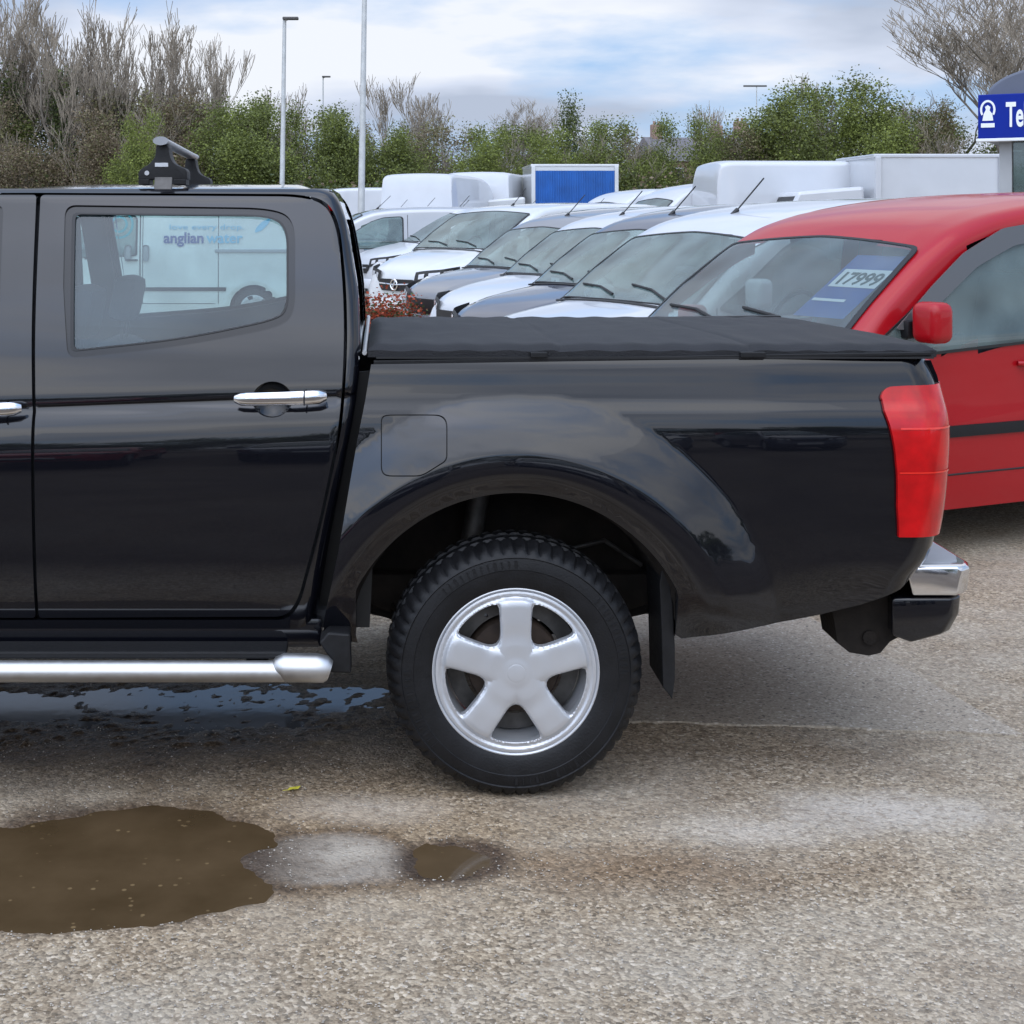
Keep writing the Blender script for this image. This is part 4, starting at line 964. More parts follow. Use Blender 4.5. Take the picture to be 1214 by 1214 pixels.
        body = MB().add(vs, fs).build('body', s.m, r, 38)
        # wheel arch rings hide the stepped cut
        for sg in (-1, 1):
            for a, b in wheels:
                rr = k['wr']+.05
                def apos(u, v, sg=sg): return (u, sg*(s.hw(u, max(v, .24))+.006), v)
                ring = [(a+(rr+.055)*math.cos(t), b+(rr+.055)*math.sin(t)) for t in np.linspace(R_(-14), R_(194), 30)]+[(a+(rr-.015)*math.cos(t), b+(rr-.015)*math.sin(t)) for t in np.linspace(R_(194), R_(-14), 30)]
                panel('arch_lip', apos, ring, [], s.m, body, .05, .03, (0, -sg, 0))
                hv_, hf_ = [], []
                for i in range(17):
                    t = R_(-10+200*i/16)
                    for yy, r2 in ((s.hz-.02, rr), (s.hz-.32, rr), (s.hz-.32, .03)): hv_.append((a+r2*math.cos(t), sg*yy, b+r2*math.sin(t)))
                for i in range(16):
                    for j in range(2): hf_.append((i*3+j, i*3+j+1, (i+1)*3+j+1, (i+1)*3+j))
                mesh('wheel_housing', hv_, hf_, M_under, r, 40)
                wv, wf_ = lathe([(k['wr']*.62, -.0), (k['wr']*.68, -.02), (k['wr']*.93, -.012), (k['wr'], .03), (k['wr'], .17), (k['wr']*.9, .2), (k['wr']*.6, .2)], 40)
                if sg > 0: wv = [(x_, -y_, z_) for x_, y_, z_ in wv]
                wv = [(x_+a, sg*(s.hz-.035)+(y_), z_+b) for x_, y_, z_ in wv]
                wh = MB().add(wv, wf_).build('wheel', M_wtyre, r, 40)
                cv_ = []; cf2 = []
                for (r2, o_) in ((0, .0), (.3, .008), (.45, .0), (.62, .012), (.66, .004)):
                    for t in np.linspace(0, 2*math.pi, 31)[:-1]: cv_.append((a+k['wr']*r2*math.cos(t), sg*(s.hz-.045+o_+.012), b+k['wr']*r2*math.sin(t)))
                for j in range(4):
                    for i in range(30):
                        if j == 2 and i % 6 in (2, 3): continue
                        cf2.append((j*30+i, j*30+(i+1) % 30, (j+1)*30+(i+1) % 30, (j+1)*30+i))
                MB().add(cv_, cf2).build('rim', M_wheelcap, wh, 60)
        # glass
        def wpos(u, v, o=.006): 
            return (u-o*.5, v, s.top(u, v)+o)
        win = [tuple(cw+(p-cw)*.93) for p in sw_in]; win = [tuple(cw+(p-cw)*.965) for p in sw_in]
        fws = fillet([(p[0], p[1], .05) for p in s.ws], 3); fwi = fillet([(p[0], p[1], .05) for p in win], 3)
        g = panel('windscreen', lambda u, v: wpos(u, v, .004), fws, [], s.gl, r, .06, 0)
        panel('glass_border', lambda u, v: wpos(u, v, .007), fws, [fwi], M_seal, g, .06, .008)
        for sg in (-1, 1):
            def spos(u, v, sg=sg, o=.005): return (u, sg*(s.hw(u, v)+o), v)
            fs1 = fillet([(p[0], p[1], .05) for p in sd_], 3); fs2 = fillet([(p[0], p[1], .05) for p in [tuple(cs_+(p-cs_)*.955) for p in sd_]], 3)
            sw_ = panel('side_window', spos, fs1, [], M_vglass, r, .08, 0)
            panel('window_frame', lambda u, v, sp=spos: (lambda t: (t[0], t[1]+(.004 if t[1] > 0 else -.004), t[2]))(sp(u, v)), fs1, [fs2], M_seal, sw_, .08, .006, (0, -sg, 0))
            # door shut lines and handle
            d0, d1 = k['door']
            for dx_ in (d0+.06, d1)+((d1+1.15,) if s.kind != 'hatch' else ()):
                pts = [(dx_, sg*(s.hw(dx_, z)+.001), z) for z in np.linspace(.42, (k['belt'] if dx_ < d1-.2 else min(s.zt(dx_)-.16, 1.85)), 12)]
                MB().tube(pts, .0055, 4).build('shut_line', M_seal, r)
            zb = .42; MB().tube([(x, sg*(s.hw(x, zb)+.001), zb) for x in np.linspace(d0+.06, d1+1.1, 12)], .005, 4).build('shut_line', M_seal, r)
            hx = d1-(.46 if s.kind == 'small' else .16); hz_ = k['belt']-.14
            hb = MB().tube([(hx-.10, sg*(s.hw(hx, hz_)+.008), hz_), (hx-.05, sg*(s.hw(hx, hz_)+.035), hz_), (hx+.05, sg*(s.hw(hx, hz_)+.035), hz_), (hx+.08, sg*(s.hw(hx, hz_)+.008), hz_)], .014, 8)
            hb.build('door_handle', s.m if s.kind == 'small' else M_blackpl, r, 60)
            mz = .64 if s.kind != 'hatch' else .5
            x0, x1 = k['wb'][0]+.42, s.wb2()-.42
            pl = [(x0, mz-.028), (x1, mz-.028), (x1, mz+.028), (x0, mz+.028)]
            panel('side_moulding', lambda u, v, sg=sg: (u, sg*(s.hw(u, v)+.014), v), pl, [], M_blackpl, r, .2, .02, (0, -sg, 0))
            # mirror
            mx_, mzz = (k['cowl']+.50, k['belt']+.10)
            yb = s.hw(mx_, mzz)-(.05 if sg > 0 else 0); mx_ += .10*(sg > 0); mzz -= .12*(sg > 0)
            mm = MB().box((mx_-.01, sg*(yb+.02), mzz-.04), (.15, .09, .09), bev=.02).build('mirror_arm', M_blackpl, r, 40)
            big_ = .27 if s.kind in ('mid', 'big') else .20
            MB().box((mx_-.02, sg*(yb+.155), mzz+.0), (.14, .17, big_), bev=.046, seg=5).build('mirror', s.m, r, 60)
            # head light on the corner, follows the bonnet edge
            def lpos_(u, v, sg=sg):       # u along the body, v height 
                return (u-.006, sg*(s.hw(u, v)+.008), v)
            hz0 = s.zt(.12)-.07
            hv_, hf_ = [], []; na, nb = 12, 6
            for i in range(na+1):
                t = i/na
                for j in range(nb+1):
                    q = j/nb
                    x = .012+.42*t**1.6; wz = s.hw(x, hz0)
                    y = (s.hw(.0, hz0)*.60)*(1-t)**1.0+0; yy = y+(wz+.006-y)*min(1, t*1.9)**.8
                    lo_ = hz0-.13+.12*t; hi_ = hz0+.03+.09*t
                    z = lo_+(hi_-lo_)*q
                    xx = x-.012-.0*q+(z-hz0+.13)*.25*(1-t)-.012*math.sin(math.pi*q)*math.sin(math.pi*min(1, t+.15))
                    hv_.append((xx, sg*min(yy, s.hw(x, hz0)+.010), z))
            for i in range(na):
                for j in range(nb): hf_.append((i*(nb+1)+j, i*(nb+1)+j+1, (i+1)*(nb+1)+j+1, (i+1)*(nb+1)+j))
            hl_ = MB().add(hv_, hf_).build('headlight', M_seal, r, 60)
            C_ = np.array(hv_).mean(0)
            for ta, tb in ((.14, .28), (.36, .54), (.62, .84)):
                iv, jf = [], []
                for i in range(5):
                    for j in range(5):
                        t = ta+(tb-ta)*i/4; q = .28+.44*j/4; ii = t*na; i0 = int(ii); fr_ = ii-i0; jj_ = q*nb; j0 = int(jj_); g2 = jj_-j0
                        P_ = lambda a, b: np.array(hv_[min(a, na)*(nb+1)+min(b, nb)])
                        p = (P_(i0, j0)*(1-fr_)+P_(i0+1, j0)*fr_)*(1-g2)+(P_(i0, j0+1)*(1-fr_)+P_(i0+1, j0+1)*fr_)*g2
                        iv.append(tuple(p+np.array((-.006, sg*.006, 0))))
                for i in range(4):
                    for j in range(4): jf.append((i*5+j, i*5+j+1, (i+1)*5+j+1, (i+1)*5+j))
                MB().add(iv, jf).build('lamp_lens', M_amber, hl_, 60)
        # front: grille, bumper, plate, badge
        gz = s.zt(.05)-.10; gw = s.hw(0, .6)*.60
        gp = [(-gw, gz+.03), (-gw*.98, gz-.05), (-gw*.8, gz-.12), (gw*.8, gz-.12), (gw*.98, gz-.05), (gw, gz+.03), (gw*.9, gz+.05), (-gw*.9, gz+.05)]
        gr_ = panel('grille', lambda u, v: (-.012-.02*(1-(u/gw)**2), u, v), gp, [], M_seal, r, .05, .03, (1, 0, 0))
        if s.kind in ('mid',):
            MB().tube([(-.030, -gw*.9, gz-.015), (-.045, 0, gz-.03), (-.030, gw*.9, gz-.015)], .013, 6).build('grille_bar', M_chrome, gr_, 60)
            cb, cf3 = lathe([(.062, 0), (.075, -.008), (.088, 0)], 28, 'Z'); cb = [(-.052+z_, x_, y_+gz-.03) for x_, y_, z_ in cb]; MB().add(cb, cf3).build('badge_ring', M_chrome, gr_, 60)
            MB().box((-.052, 0, gz-.03), (.012, .03, .11), rot=Matrix.Rotation(R_(30), 3, 'X'), bev=.004).build('badge', M_chrome, gr_)
        bw_ = s.hw(.25, .45)
        bpm = M_blackpl if s.kind in ('big',) else s.m
        pts = [(.33, -bw_+.01), (.10, -bw_*.93), (-.03, -bw_*.72), (-.075, -.3), (-.08, 0), (-.075, .3), (-.03, bw_*.72), (.10, bw_*.93), (.33, bw_-.01)]
        bv_ = []; 
        for x, y in pts:
            for dz, ex_ in ((.22, .03), (.28, .0), (.42, -.012), (.52, .0), (.56, .03)): bv_.append((x+ex_, y, dz))
        bf_ = [(i*5+j, i*5+j+1, (i+1)*5+j+1, (i+1)*5+j) for i in range(8) for j in range(4)]
        bm_ = MB().add(bv_, bf_).build('front_bumper', bpm, r, 50)
        MB().box((-.088, 0, .33), (.02, 1.0, .10), bev=.008).build('air_intake', M_seal, bm_)
        MB().box((-.098, 0, .44), (.008, .52, .11), bev=.003).build('number_plate', M_wplate, bm_)
        MB().box((s.L+.03, 0, .42), (.16, s.hz*1.9, .22), bev=.05).build('rear_bumper', M_blackpl, r, 50)
        for sg in (-1, 1): MB().box((s.L-.02, sg*(s.hw(s.L, 1.0)-.05), 1.0), (.08, .10, .5), bev=.02).build('tail_light', M_red, r)
        # aerial, wipers
        ax = k['head']+.38; az_ = s.top(ax, -.0)
        ay = -.0
        an = MB().tube([(ax, ay, az_-.01), (ax+.05, ay, az_+.03)], .018, 8); an.tube([(ax+.04, ay, az_+.02), (ax+.30, ay, az_+.27)], .006, 6)
        if s.kind != 'big' and s.m.name != 'red_car_paint': an.build('aerial', M_seal, r, 60)
        for y0_ in (-.55, .1):
            p = [(c0+.0+.02, y0_, s.top(c0+.02, y0_)+.02), (c0+.10, y0_+.28, s.top(c0+.10, y0_+.28)+.018), (c0+.13, y0_+.56, s.top(c0+.13, y0_+.56)+.018)]
            MB().tube(p, .009, 6).build('wiper', M_seal, r)
        p = [(c0-.06, y, s.top(c0-.06, y)+.004) for y in np.linspace(-(hwt(c0)-.16), hwt(c0)-.16, 9)]
        MB().tube(p, .02, 6, True, .5).build('scuttle', M_seal, r)
        # inside: dashboard, seats, bulkhead, wheel
        cz = s.zt(c0)
        MB().box((c0+.42, 0, cz-.14), (.80, s.hz*1.72, .20), bev=.06).build('dashboard', M_liner, r, 50)
        for y_ in (-.45, .45):
            st_ = MB(); st_.box((c0+1.42, y_, cz-.42), (.5, .5, .16), bev=.05); st_.box((c0+1.62, y_, cz-.05), (.14, .48, .66), rot=Matrix.Rotation(R_(12), 3, 'Y'), bev=.05); st_.box((c0+1.70, y_, cz+.36), (.09, .26, .16), rot=Matrix.Rotation(R_(12), 3, 'Y'), bev=.035)
            st_.build('seat', M_seat, r, 50)
        swp = [Vector((c0+.82+.08*math.sin(a), .42+.18*math.cos(a), cz-.02+.17*math.sin(a))) for a in np.linspace(0, 2*math.pi, 21)]
        MB().tube(swp, .015, 6, False).build('steering_wheel', M_blackpl, r, 60)
        bx = min(s.k['door'][1]+.10, s.L-.3); zt_ = s.zt(bx)-.06
        if s.kind != 'hatch':
            MB().add([(bx, -s.hz+.06, .3), (bx, s.hz-.06, .3), (bx, s.hz-.10, k['belt']), (bx, s.hw(bx, zt_)-.08, zt_-.10), (bx, -s.hw(bx, zt_)+.08, zt_-.10), (bx, -s.hz+.10, k['belt'])], [(0, 1, 2, 3, 4, 5)]).build('bulkhead', M_liner, r)
        MB().box((s.L*.36, 0, .36), (s.L*.5, s.hz*1.8, .04)).build('floor', M_liner, r)
    def place(s, X, Y, heading, anchor=None):
        """heading: degrees the tail axis turns from +X; anchor: local (x, y) that lands on X, Y"""
        a = R_(heading); ax, ay = anchor if anchor else (0, 0)
        s.root.rotation_euler = (0, 0, a); s.root.location = (X-(ax*math.cos(a)-ay*math.sin(a)), Y-(ax*math.sin(a)+ay*math.cos(a)), 0)
        return s
def pt_on(px, Y): return (px-CX)/F*Y
P_red = mat('red_car_paint', (.36, .004, .009), .4, 0, .55, .2, var=.03, vs=2); P_dark = paint('dark_blue_paint', (.045, .05, .075)); P_dgrey = paint('grey_van_paint', (.16, .165, .18)); P_silver = paint('silver_paint', (.42, .43, .45), .5)
P_white2 = paint('off_white_paint', (.60, .61, .61)); 
def hdr(v): # near upper windscreen corner in local coordinates
    x = v.k['head']; return (x, -(v.hw(x, v.zt(x)-.1)-.13))
row = 'vans parked in the slanting row behind the pickup'
v1 = Van('small', P_red, 'small_van', 'bright red small van with price card in its windscreen, behind the pickup tail', 'van')
v1.place(2.737, 7.50, 25, hdr(v1))
v2 = Van('small', M_white, 'small_van', 'white small van directly behind the red van, most of its bonnet showing', 'van', row); v2.place(2.62, 10.30, 25, hdr(v2))
v3 = Van('small', P_dark, 'small_van', 'dark blue small van between two white small vans', 'van', row); v3.place(2.68, 13.0, 25, hdr(v3))
v4 = Van('small', M_white, 'small_van', 'white small van between the dark blue van and the grey van', 'van', row); v4.place(2.62, 15.4, 26, hdr(v4))
v5 = Van('small', P_dgrey, 'small_van', 'grey small van beside the forward facing white van with chrome grille', 'van', row); v5.place(2.35, 17.9, 27, hdr(v5))
v6 = Van('mid', P_white2, 'panel_van', 'white panel van facing the camera with black grille, chrome badge and clear headlight', 'van', row); v6.place(pt_on(470, 21.3), 21.3, 38)
g7 = 'white vans in the far part of the slanting row'
for i, (px, Y, c_, lb) in enumerate(((425, 28.5, M_white, 'white panel van right behind the van with the chrome badge, wipers at its scuttle'), (395, 31.5, P_silver, 'silver panel van second behind the van with the chrome badge'), (372, 34.6, M_white, 'white panel van third behind the van with the chrome badge'), (352, 37.8, M_white, 'white panel van at the far left end of the slanting row'))):
    v = Van('mid', c_, 'panel_van', lb, 'van', row); v.place(pt_on(px, Y), Y, 30)
v = Van('mid', P_silver, 'panel_van', 'silver van with dark side window just right of the pickup cab', 'van', row); v.place(pt_on(300, 27.0), 29.6, 8)
# price card behind the red van's windscreen
M_blue = mat('blue_card', (.03, .09, .33), .5, var=.1, vs=30); M_wcard = mat('white_card', (.80, .82, .82), .6); M_ink = mat('dark_green_ink', (.015, .06, .05), .6)
def card():
    s = v1; x0, y0 = 1.50, -.50; z0 = s.top(x0, y0)
    # local plane that follows the windscreen, 2 cm behind the glass
    up = Vector((s.k['head']-.12-x0, 0, s.top(s.k['head']-.12, y0)-z0)).normalized(); lat = Vector((0, -1, 0)); nrm_ = lat.cross(up).normalized()
    o0 = Vector((x0, y0, z0))+nrm_*-.015
    if nrm_.x > 0: o0 = Vector((x0, y0, z0))+nrm_*.015; nrm_ = -nrm_
    return o0, lat, up, nrm_
o0, lat, up, nr = card()
o0 = o0+nr*.0
pc = empty('price_card', label='blue and white price card reading 17999 inside the red van windscreen', cat='price card')
def quad(name, x0, x1, y0, y1, d, m, par):
    q = [o0+lat*a+up*b+nr*d for a, b in ((x0, y0), (x1, y0), (x1, y1), (x0, y1))]
    return MB().add(q, [(0, 1, 2, 3)]).build(name, m, par)
bd_ = quad('card_board', -.22, .15, -.30, .24, -.050, M_blue, pc)
quad('price_strip', -.19, .15, -.045, .11, -.047, M_wcard, pc)
quad('text_line', -.20, .04, -.17, -.148, -.047, M_wcard, pc)
Mx = Matrix((( -lat.x*-1, up.x, nr.x, 0), (lat.y, up.y, nr.y, 0), (lat.z, up.z, nr.z, 0), (0, 0, 0, 1)))
Mt = Matrix.Translation(o0+lat*-.175+up*-.022+nr*-.045) @ Mx
text_mesh('price', '17999', .145, M_ink, pc, Mt, .003, .0008, .86)
pc.rotation_euler = v1.root.rotation_euler; pc.location = v1.root.location
# wind deflector over the red van's side window
def defl(u, v): t_ = v1; return (u, -(t_.hw(u, v)+.030-.015*(v-1.3)), v)
dfp = [(1.38, 1.16), (1.66, 1.37), (1.90, 1.53), (2.20, 1.655), (2.66, 1.71), (2.66, 1.62), (2.26, 1.565), (1.98, 1.46), (1.74, 1.31), (1.50, 1.16)]
M_smoke = mat('smoked_acrylic', (.10, .10, .10), .15, coat=.5)
panel('wind_deflector', defl, fillet([(a, b, .03) for a, b in dfp], 3), [], M_smoke, v1.root, .05, .006, (0, 1, 0))
# ------------------------------------------------------------------ white van with blue lettering seen through the cab window
M_dirtyw = mat('road_dirty_white', (.66, .67, .66), .5, 0, .4, var=.14, vs=1.8)
wv_ = Van('mid', M_dirtyw, 'panel_van', 'grubby white panel van with anglianwater lettering, seen through the pickup window', 'van', L=5.45)
YW = 22.3
wv_.place(pt_on(301, YW)-wv_.wb2(), YW+.97, 0)
ysd = -(wv_.hz+.002)
M_teal = mat('teal_print', (.05, .36, .42), .5); M_navy = mat('navy_print', (.02, .06, .25), .5); M_lblue = mat('light_blue_print', (.16, .48, .70), .5)
def onside(px, py): p_ = W(px, py, YW); l = wv_.root.location; return (p_.x-l.x, p_.z)
def side_text(name, body, px, py, hpx, m, sx=1., b=.004):
    x_, z_ = onside(px, py); s_ = hpx/F*YW
    M_ = Matrix.Translation((x_, -wv_.hw(x_, z_)-.012, z_)) @ Matrix.Rotation(R_(90-4), 4, 'X')
    return text_mesh(name, body, s_, m, wv_.root, M_, b, .004, sx)
side_text('lettering', 'anglian', 194, 288, 18, M_navy, .98, .006); side_text('lettering', 'water', 245, 288, 18, M_lblue, 1.0, .004)
side_text('small_lettering', 'love every drop.', 200, 272, 9, M_lblue, 1.5, .0)
for (cx_, cz_, rr_) in ((141, 266, .22),):
    x_, z_ = onside(cx_, cz_)
    for k in range(2):
        cb, cf3 = lathe([(rr_-.09*k, 0), (rr_-.09*k-.035, -.004)], 40, 'Y'); cb = [(a+x_, b-wv_.hw(x_, c+z_)-.008, c+z_) for a, b, c in cb]; MB().add(cb, cf3).build('round_emblem', M_teal, wv_.root, 60)
x_, z_ = onside(300, 275); sp = [(x_+.02, z_-.02), (x_+.13, z_+.02), (x_+.24, z_+.13), (x_+.27, z_+.22), (x_+.14, z_+.16), (x_+.04, z_+.06)]
panel('blue_swoosh', lambda u, v: (u, -wv_.hw(u, v)-.010, v), fillet([(a, b, .04) for a, b in sp], 3), [], M_lblue, wv_.root, .05, .004, (0, 1, 0))
x_, z_ = onside(255, 297.5); MB().box((x_+.62, -wv_.hw(x_, z_)-.01, z_), (1.24, .03, .05), bev=.01).build('sliding_door_rail', M_grey, wv_.root)
for px in (152, 173):
    x_, z_ = onside(px, 300); MB().box((x_, -wv_.hw(x_, z_)-.012, z_), (.10, .03, .25), bev=.045).build('door_grip', M_grey, wv_.root, 50)
x_, z_ = onside(166, 300); MB().tube([(x_, -wv_.hw(x_, .5)-.002, .42), (x_, -wv_.hw(x_, 1.2)-.002, 1.2), (x_, -wv_.hw(x_, 1.8)-.002, 1.8)], .010, 5).build('shut_line', M_seal, wv_.root)
# ------------------------------------------------------------------ tall vans and lorry at the back
gb = 'tall white vans parked in the back row'
def backvan(px_front, Y, heading, H, Ln, lb, kind='big', m=None):
    v = Van(kind, m or M_white, 'tall_van' if kind == 'big' else 'panel_van', lb, 'van', gb, scaleH=H, L=Ln); v.place(pt_on(px_front, Y), Y, heading); return v
backvan(828+6.4*F/29, 29.0, 183, 1.19, 6.4, 'tall white van with rounded front roof behind the red van roof')
backvan(475+1.83*F/36, 41.6, 252, 1.19, 5.9, 'tall white van with rounded roof, first right of the taller lamp post')
backvan(524+1.83*F/36, 45.5, 254, 1.32, 5.9, 'tall white van next to the blue curtain lorry')
backvan(690, 30.0, 14, .90, 5.2, 'white van with domed roof standing left of the tall white van')
backvan(640, 33.5, 20, .86, 5.2, 'white van roof in front of the blue curtain lorry')
backvan(300, 44.0, 5, 1.05, 5.9, 'white van roof peeking over the cab roof near the lamp post')
backvan(-40, 42.0, 4, 1.02, 5.9, 'white van roof peeking over the cab roof at the left edge')
backvan(150, 46.0, 5, 1.04, 5.9, 'white van roof peeking over the cab roof beside the roof bar')
for i, (px, Y, lb) in enumerate(((418, 34.0, 'low white van roof right of the pickup cab'), (500, 33.0, 'white van with roof rack bar in front of the tall vans'), (578, 31.0, 'white van roof left of the blue curtain lorry'))):
    v = Van('mid', M_white, 'panel_van', lb, 'van', gb); v.place(pt_on(px, Y)+.5, Y+1.5, 24)
def boxtruck(name, lb, cat, x0, x1, Y, z0, z1, dep, m_side, roofm, curtain=False):
    r = empty(name, ((x0+x1)/2, Y+dep/2, 0), label=lb, cat=cat); cx, cy = (x0+x1)/2, Y+dep/2
    L_ = x1-x0
    MB().box((0, 0, (z0+z1)/2), (L_, dep, z1-z0), bev=.03).build('cargo_box', roofm, r)
    MB().box((0, 0, z1+.02), (L_+.04, dep+.04, .07), bev=.02).build('roof_cap', roofm, r)
    if curtain:
        vs_, fs_ = [], []; n = 160
        for i in range(n+1):
            x = -L_/2+.10+(L_-.2)*i/n; o_ = .025*math.sin(i*1.3)+.012*math.sin(i*.37)
            for z in (z0+.10, z1-.12): vs_.append((x, -dep/2-.04+o_*.6, z))
        for i in range(n): fs_.append((2*i, 2*i+2, 2*i+3, 2*i+1))
        mesh('curtain', vs_, fs_, m_side, r, 180)
    for sx in (-1, 1): MB().box((sx*(L_/2-.05), -dep/2-.03, (z0+z1)/2), (.10, .05, z1-z0), bev=.01).build('corner_post', roofm, r)
    cb = MB().prism([(-L_/2-.15, .5), (-L_/2-2.0, .5), (-L_/2-2.1, 1.2), (-L_/2-1.75, 1.35), (-L_/2-1.35, 2.2), (-L_/2-.15, 2.3)], (0, -dep*.46, 0), (1, 0, 0), (0, 0, 1), (0, dep*.92, 0))
    cb.build('cab', roofm, r, bev=.06)
    MB().add([(-L_/2-1.70, -dep*.42, 1.38), (-L_/2-1.70, dep*.42, 1.38), (-L_/2-1.36, dep*.42, 2.10), (-L_/2-1.36, -dep*.42, 2.10)], [(0, 1, 2, 3)]).build('windscreen', M_seal, r, loc=(-.03, 0, .02))
    for sx in (-L_/2-1.2, L_/2-1.2):
        for sy in (-1, 1):
            lv, lf = lathe([(.0, -.02), (.20, -.03), (.25, .0), (.36, -.01), (.40, .04), (.40, .22), (.2, .25)], 32); lv = [(a+sx, sy*(dep/2-.15)+b*(1 if sy < 0 else -1), c+.40) for a, b, c in lv]
            MB().add(lv, lf).build('wheel', M_wtyre, r, 40)
    MB().box((0, 0, .62), (L_+1.2, .8, .18)).build('chassis', M_under, r)
    return r
M_curt = mat('blue_curtain', (.012, .10, .36), .55, var=.15, vs=3)
boxtruck('curtain_lorry', 'lorry with bright blue side curtain and white roof behind the van row', 'lorry', pt_on(630, 39), pt_on(733, 39), 39, .9, EYE+63/F*39, 2.4, M_curt, P_white2, True)
boxtruck('box_lorry', 'plain white box lorry with flat sides left of the blue telephone sign', 'lorry', pt_on(1037, 26.5), pt_on(1190, 26.5), 26.5, .7, EYE+74/F*26.5, 2.2, M_white, M_white)
# ------------------------------------------------------------------ sales cabin with blue sign
YB = 17.5
cabn = empty('sales_cabin', (pt_on(1173, YB), YB, 0), R_(-30), label='grey sales cabin with arched roof, blue fascia and glazed front at the right edge', cat='cabin')
M_cab = mat('cabin_grey', (.36, .37, .38), .5, var=.06, vs=4); M_roofg = mat('grey_roof_sheet', (.10, .115, .16), .45, var=.1, vs=3)
M_sign = mat('blue_sign_panel', (.002, .020, .26), .6, spec=.2, coat=.0, var=.06, vs=3); M_lt = mat('sign_white', (.82, .84, .86), .4)
sc_ = YB/F; zs = lambda py: EYE+(CY-py)*sc_
WB_ = 4.4
MB().box((WB_/2+.08, 1.5, .20), (WB_, 2.8, .25), bev=.01).build('base', M_cab, cabn)
zt1 = zs(168)
MB().box((WB_/2, 2.9, (zt1+.3)/2), (WB_, .08, zt1-.3)).build('back_wall', M_cab, cabn)
MB().box((.14, 1.5, .80), (.06, 2.7, 1.0)).build('side_wall', M_cab, cabn)
MB().box((WB_-.1, 1.5, 1.4), (.06, 2.7, 2.3)).build('side_wall', M_cab, cabn)
MB().box((WB_/2, .15, .80), (WB_-.2, .06, .98)).build('front_wall', M_cab, cabn)
for x, y in ((.14, .12), (.14, 2.8), (1.45, .12), (2.9, .12), (WB_-.14, .12)):
    MB().box((x+.03, y, zt1/2+.1), (.14 if x < 1 else .09, .10, zt1), bev=.01).build('post', M_cab, cabn)
for x0 in (.24, 1.50, 2.95):
    MB().box((x0+.59, .12, (1.3+zt1)/2), (1.16, .012, zt1-1.32)).build('window_pane', M_vglass, cabn)
    MB().box((x0+.59, .10, 1.33), (1.18, .09, .06), bev=.005).build('window_sill', M_cab, cabn)
MB().box((.14, 1.45, (1.3+zt1)/2), (.012, 2.5, zt1-1.32)).build('window_pane', M_vglass, cabn)
MB().box((.62, .17, zs(195)), (.22, .01, .44)).build('paper_notice', M_wcard, cabn)
MB().box((WB_/2, 2.84, (1.3+zt1)/2), (WB_-.3, .02, zt1-1.6)).build('back_lining', M_liner, cabn)
# arched roof: profile across the front
ap = [(-.12, zs(166)), (-.12, zs(114))]
for i in range(13):
    t = math.pi/2*i/12; ap.append((-.02+.95*(1-math.cos(t)), zs(114)+.36*math.sin(t)))
ap += [(2.4, zs(114)+.44), (3.4, zs(114)+.36), (WB_+.12, zs(114)), (WB_+.12, zs(166))]
MB().prism(ap, (0, -.05, 0), (1, 0, 0), (0, 0, 1), (0, 3.1, 0)).build('arched_roof', M_roofg, cabn, bev=.03)
sg_ = MB().box((WB_/2, -.10, (zs(165)+zs(113))/2), (WB_+.22, .07, zs(113)-zs(165)), bev=.012).build('sign_panel', M_sign, cabn)
MB().box((WB_/2, -.06, zs(166.5)), (WB_+.26, .16, .035), bev=.006).build('sign_trim', M_lt, sg_)
MT = lambda x, z: Matrix.Translation((x, -.139, z)) @ Matrix.Rotation(R_(90), 4, 'X')
text_mesh('lettering', 'Tel.', .40, M_lt, sg_, MT(.20, zs(151)), .010, .004, .44)
# emblem: arch ring with a figure and a bar below
em = MB(); ex_, ez_ = -.0, zs(131)
ri = [(ex_+.085*math.cos(a), ez_+.115*math.sin(a)) for a in np.linspace(R_(-35), R_(215), 22)]; ro_ = [(ex_+.062*math.cos(a), ez_+.09*math.sin(a)) for a in np.linspace(R_(215), R_(-35), 22)]
MB().prism(ri+ro_, (0, -.137, 0), (1, 0, 0), (0, 0, 1), (0, -.006, 0)).build('emblem_ring', M_lt, sg_)
MB().prism([(ex_-.06, ez_-.13), (ex_-.045, ez_-.05), (ex_-.02, ez_+.0), (ex_-.03, ez_+.035), (ex_, ez_+.055), (ex_+.03, ez_+.03), (ex_+.02, ez_-.01), (ex_+.05, ez_-.05), (ex_+.06, ez_-.13)], (0, -.137, 0), (1, 0, 0), (0, 0, 1), (0, -.006, 0)).build('emblem_figure', M_lt, sg_)
MB().box((ex_, -.139, ez_-.185), (.15, .008, .05)).build('emblem_bar', M_lt, sg_)
# ------------------------------------------------------------------ trees, shrubs, lamp posts
def leaf_mat(name, col, var=.35):
    m = bpy.data.materials.new(name); m.use_nodes = True; t = m.node_tree; b = t.nodes['Principled BSDF']; b.inputs['Roughness'].default_value = .6; b.inputs['Specular IOR Level'].default_value = .3
    g = t.nodes.new('ShaderNodeNewGeometry'); r = t.nodes.new('ShaderNodeValToRGB'); t.links.new(g.outputs['Random Per Island'], r.inputs[0])
    e_ = r.color_ramp.elements; e_[0].color = (*[c*(1-var) for c in col], 1); e_[1].color = (*[min(1, c*(1+var)) for c in col], 1)
    q = e_.new(.85); q.color = (*[c*1.1 for c in col], 1)
    t.links.new(r.outputs[0], b.inputs['Base Color'])
    tr = t.nodes.new('ShaderNodeBsdfTranslucent'); t.links.new(r.outputs[0], tr.inputs[0]); mx_ = t.nodes.new('ShaderNodeMixShader'); mx_.inputs[0].default_value = .25
    o = t.nodes['Material Output']; t.links.new(b.outputs[0], mx_.inputs[1]); t.links.new(tr.outputs[0], mx_.inputs[2]); t.links.new(mx_.outputs[0], o.inputs[0]); return m
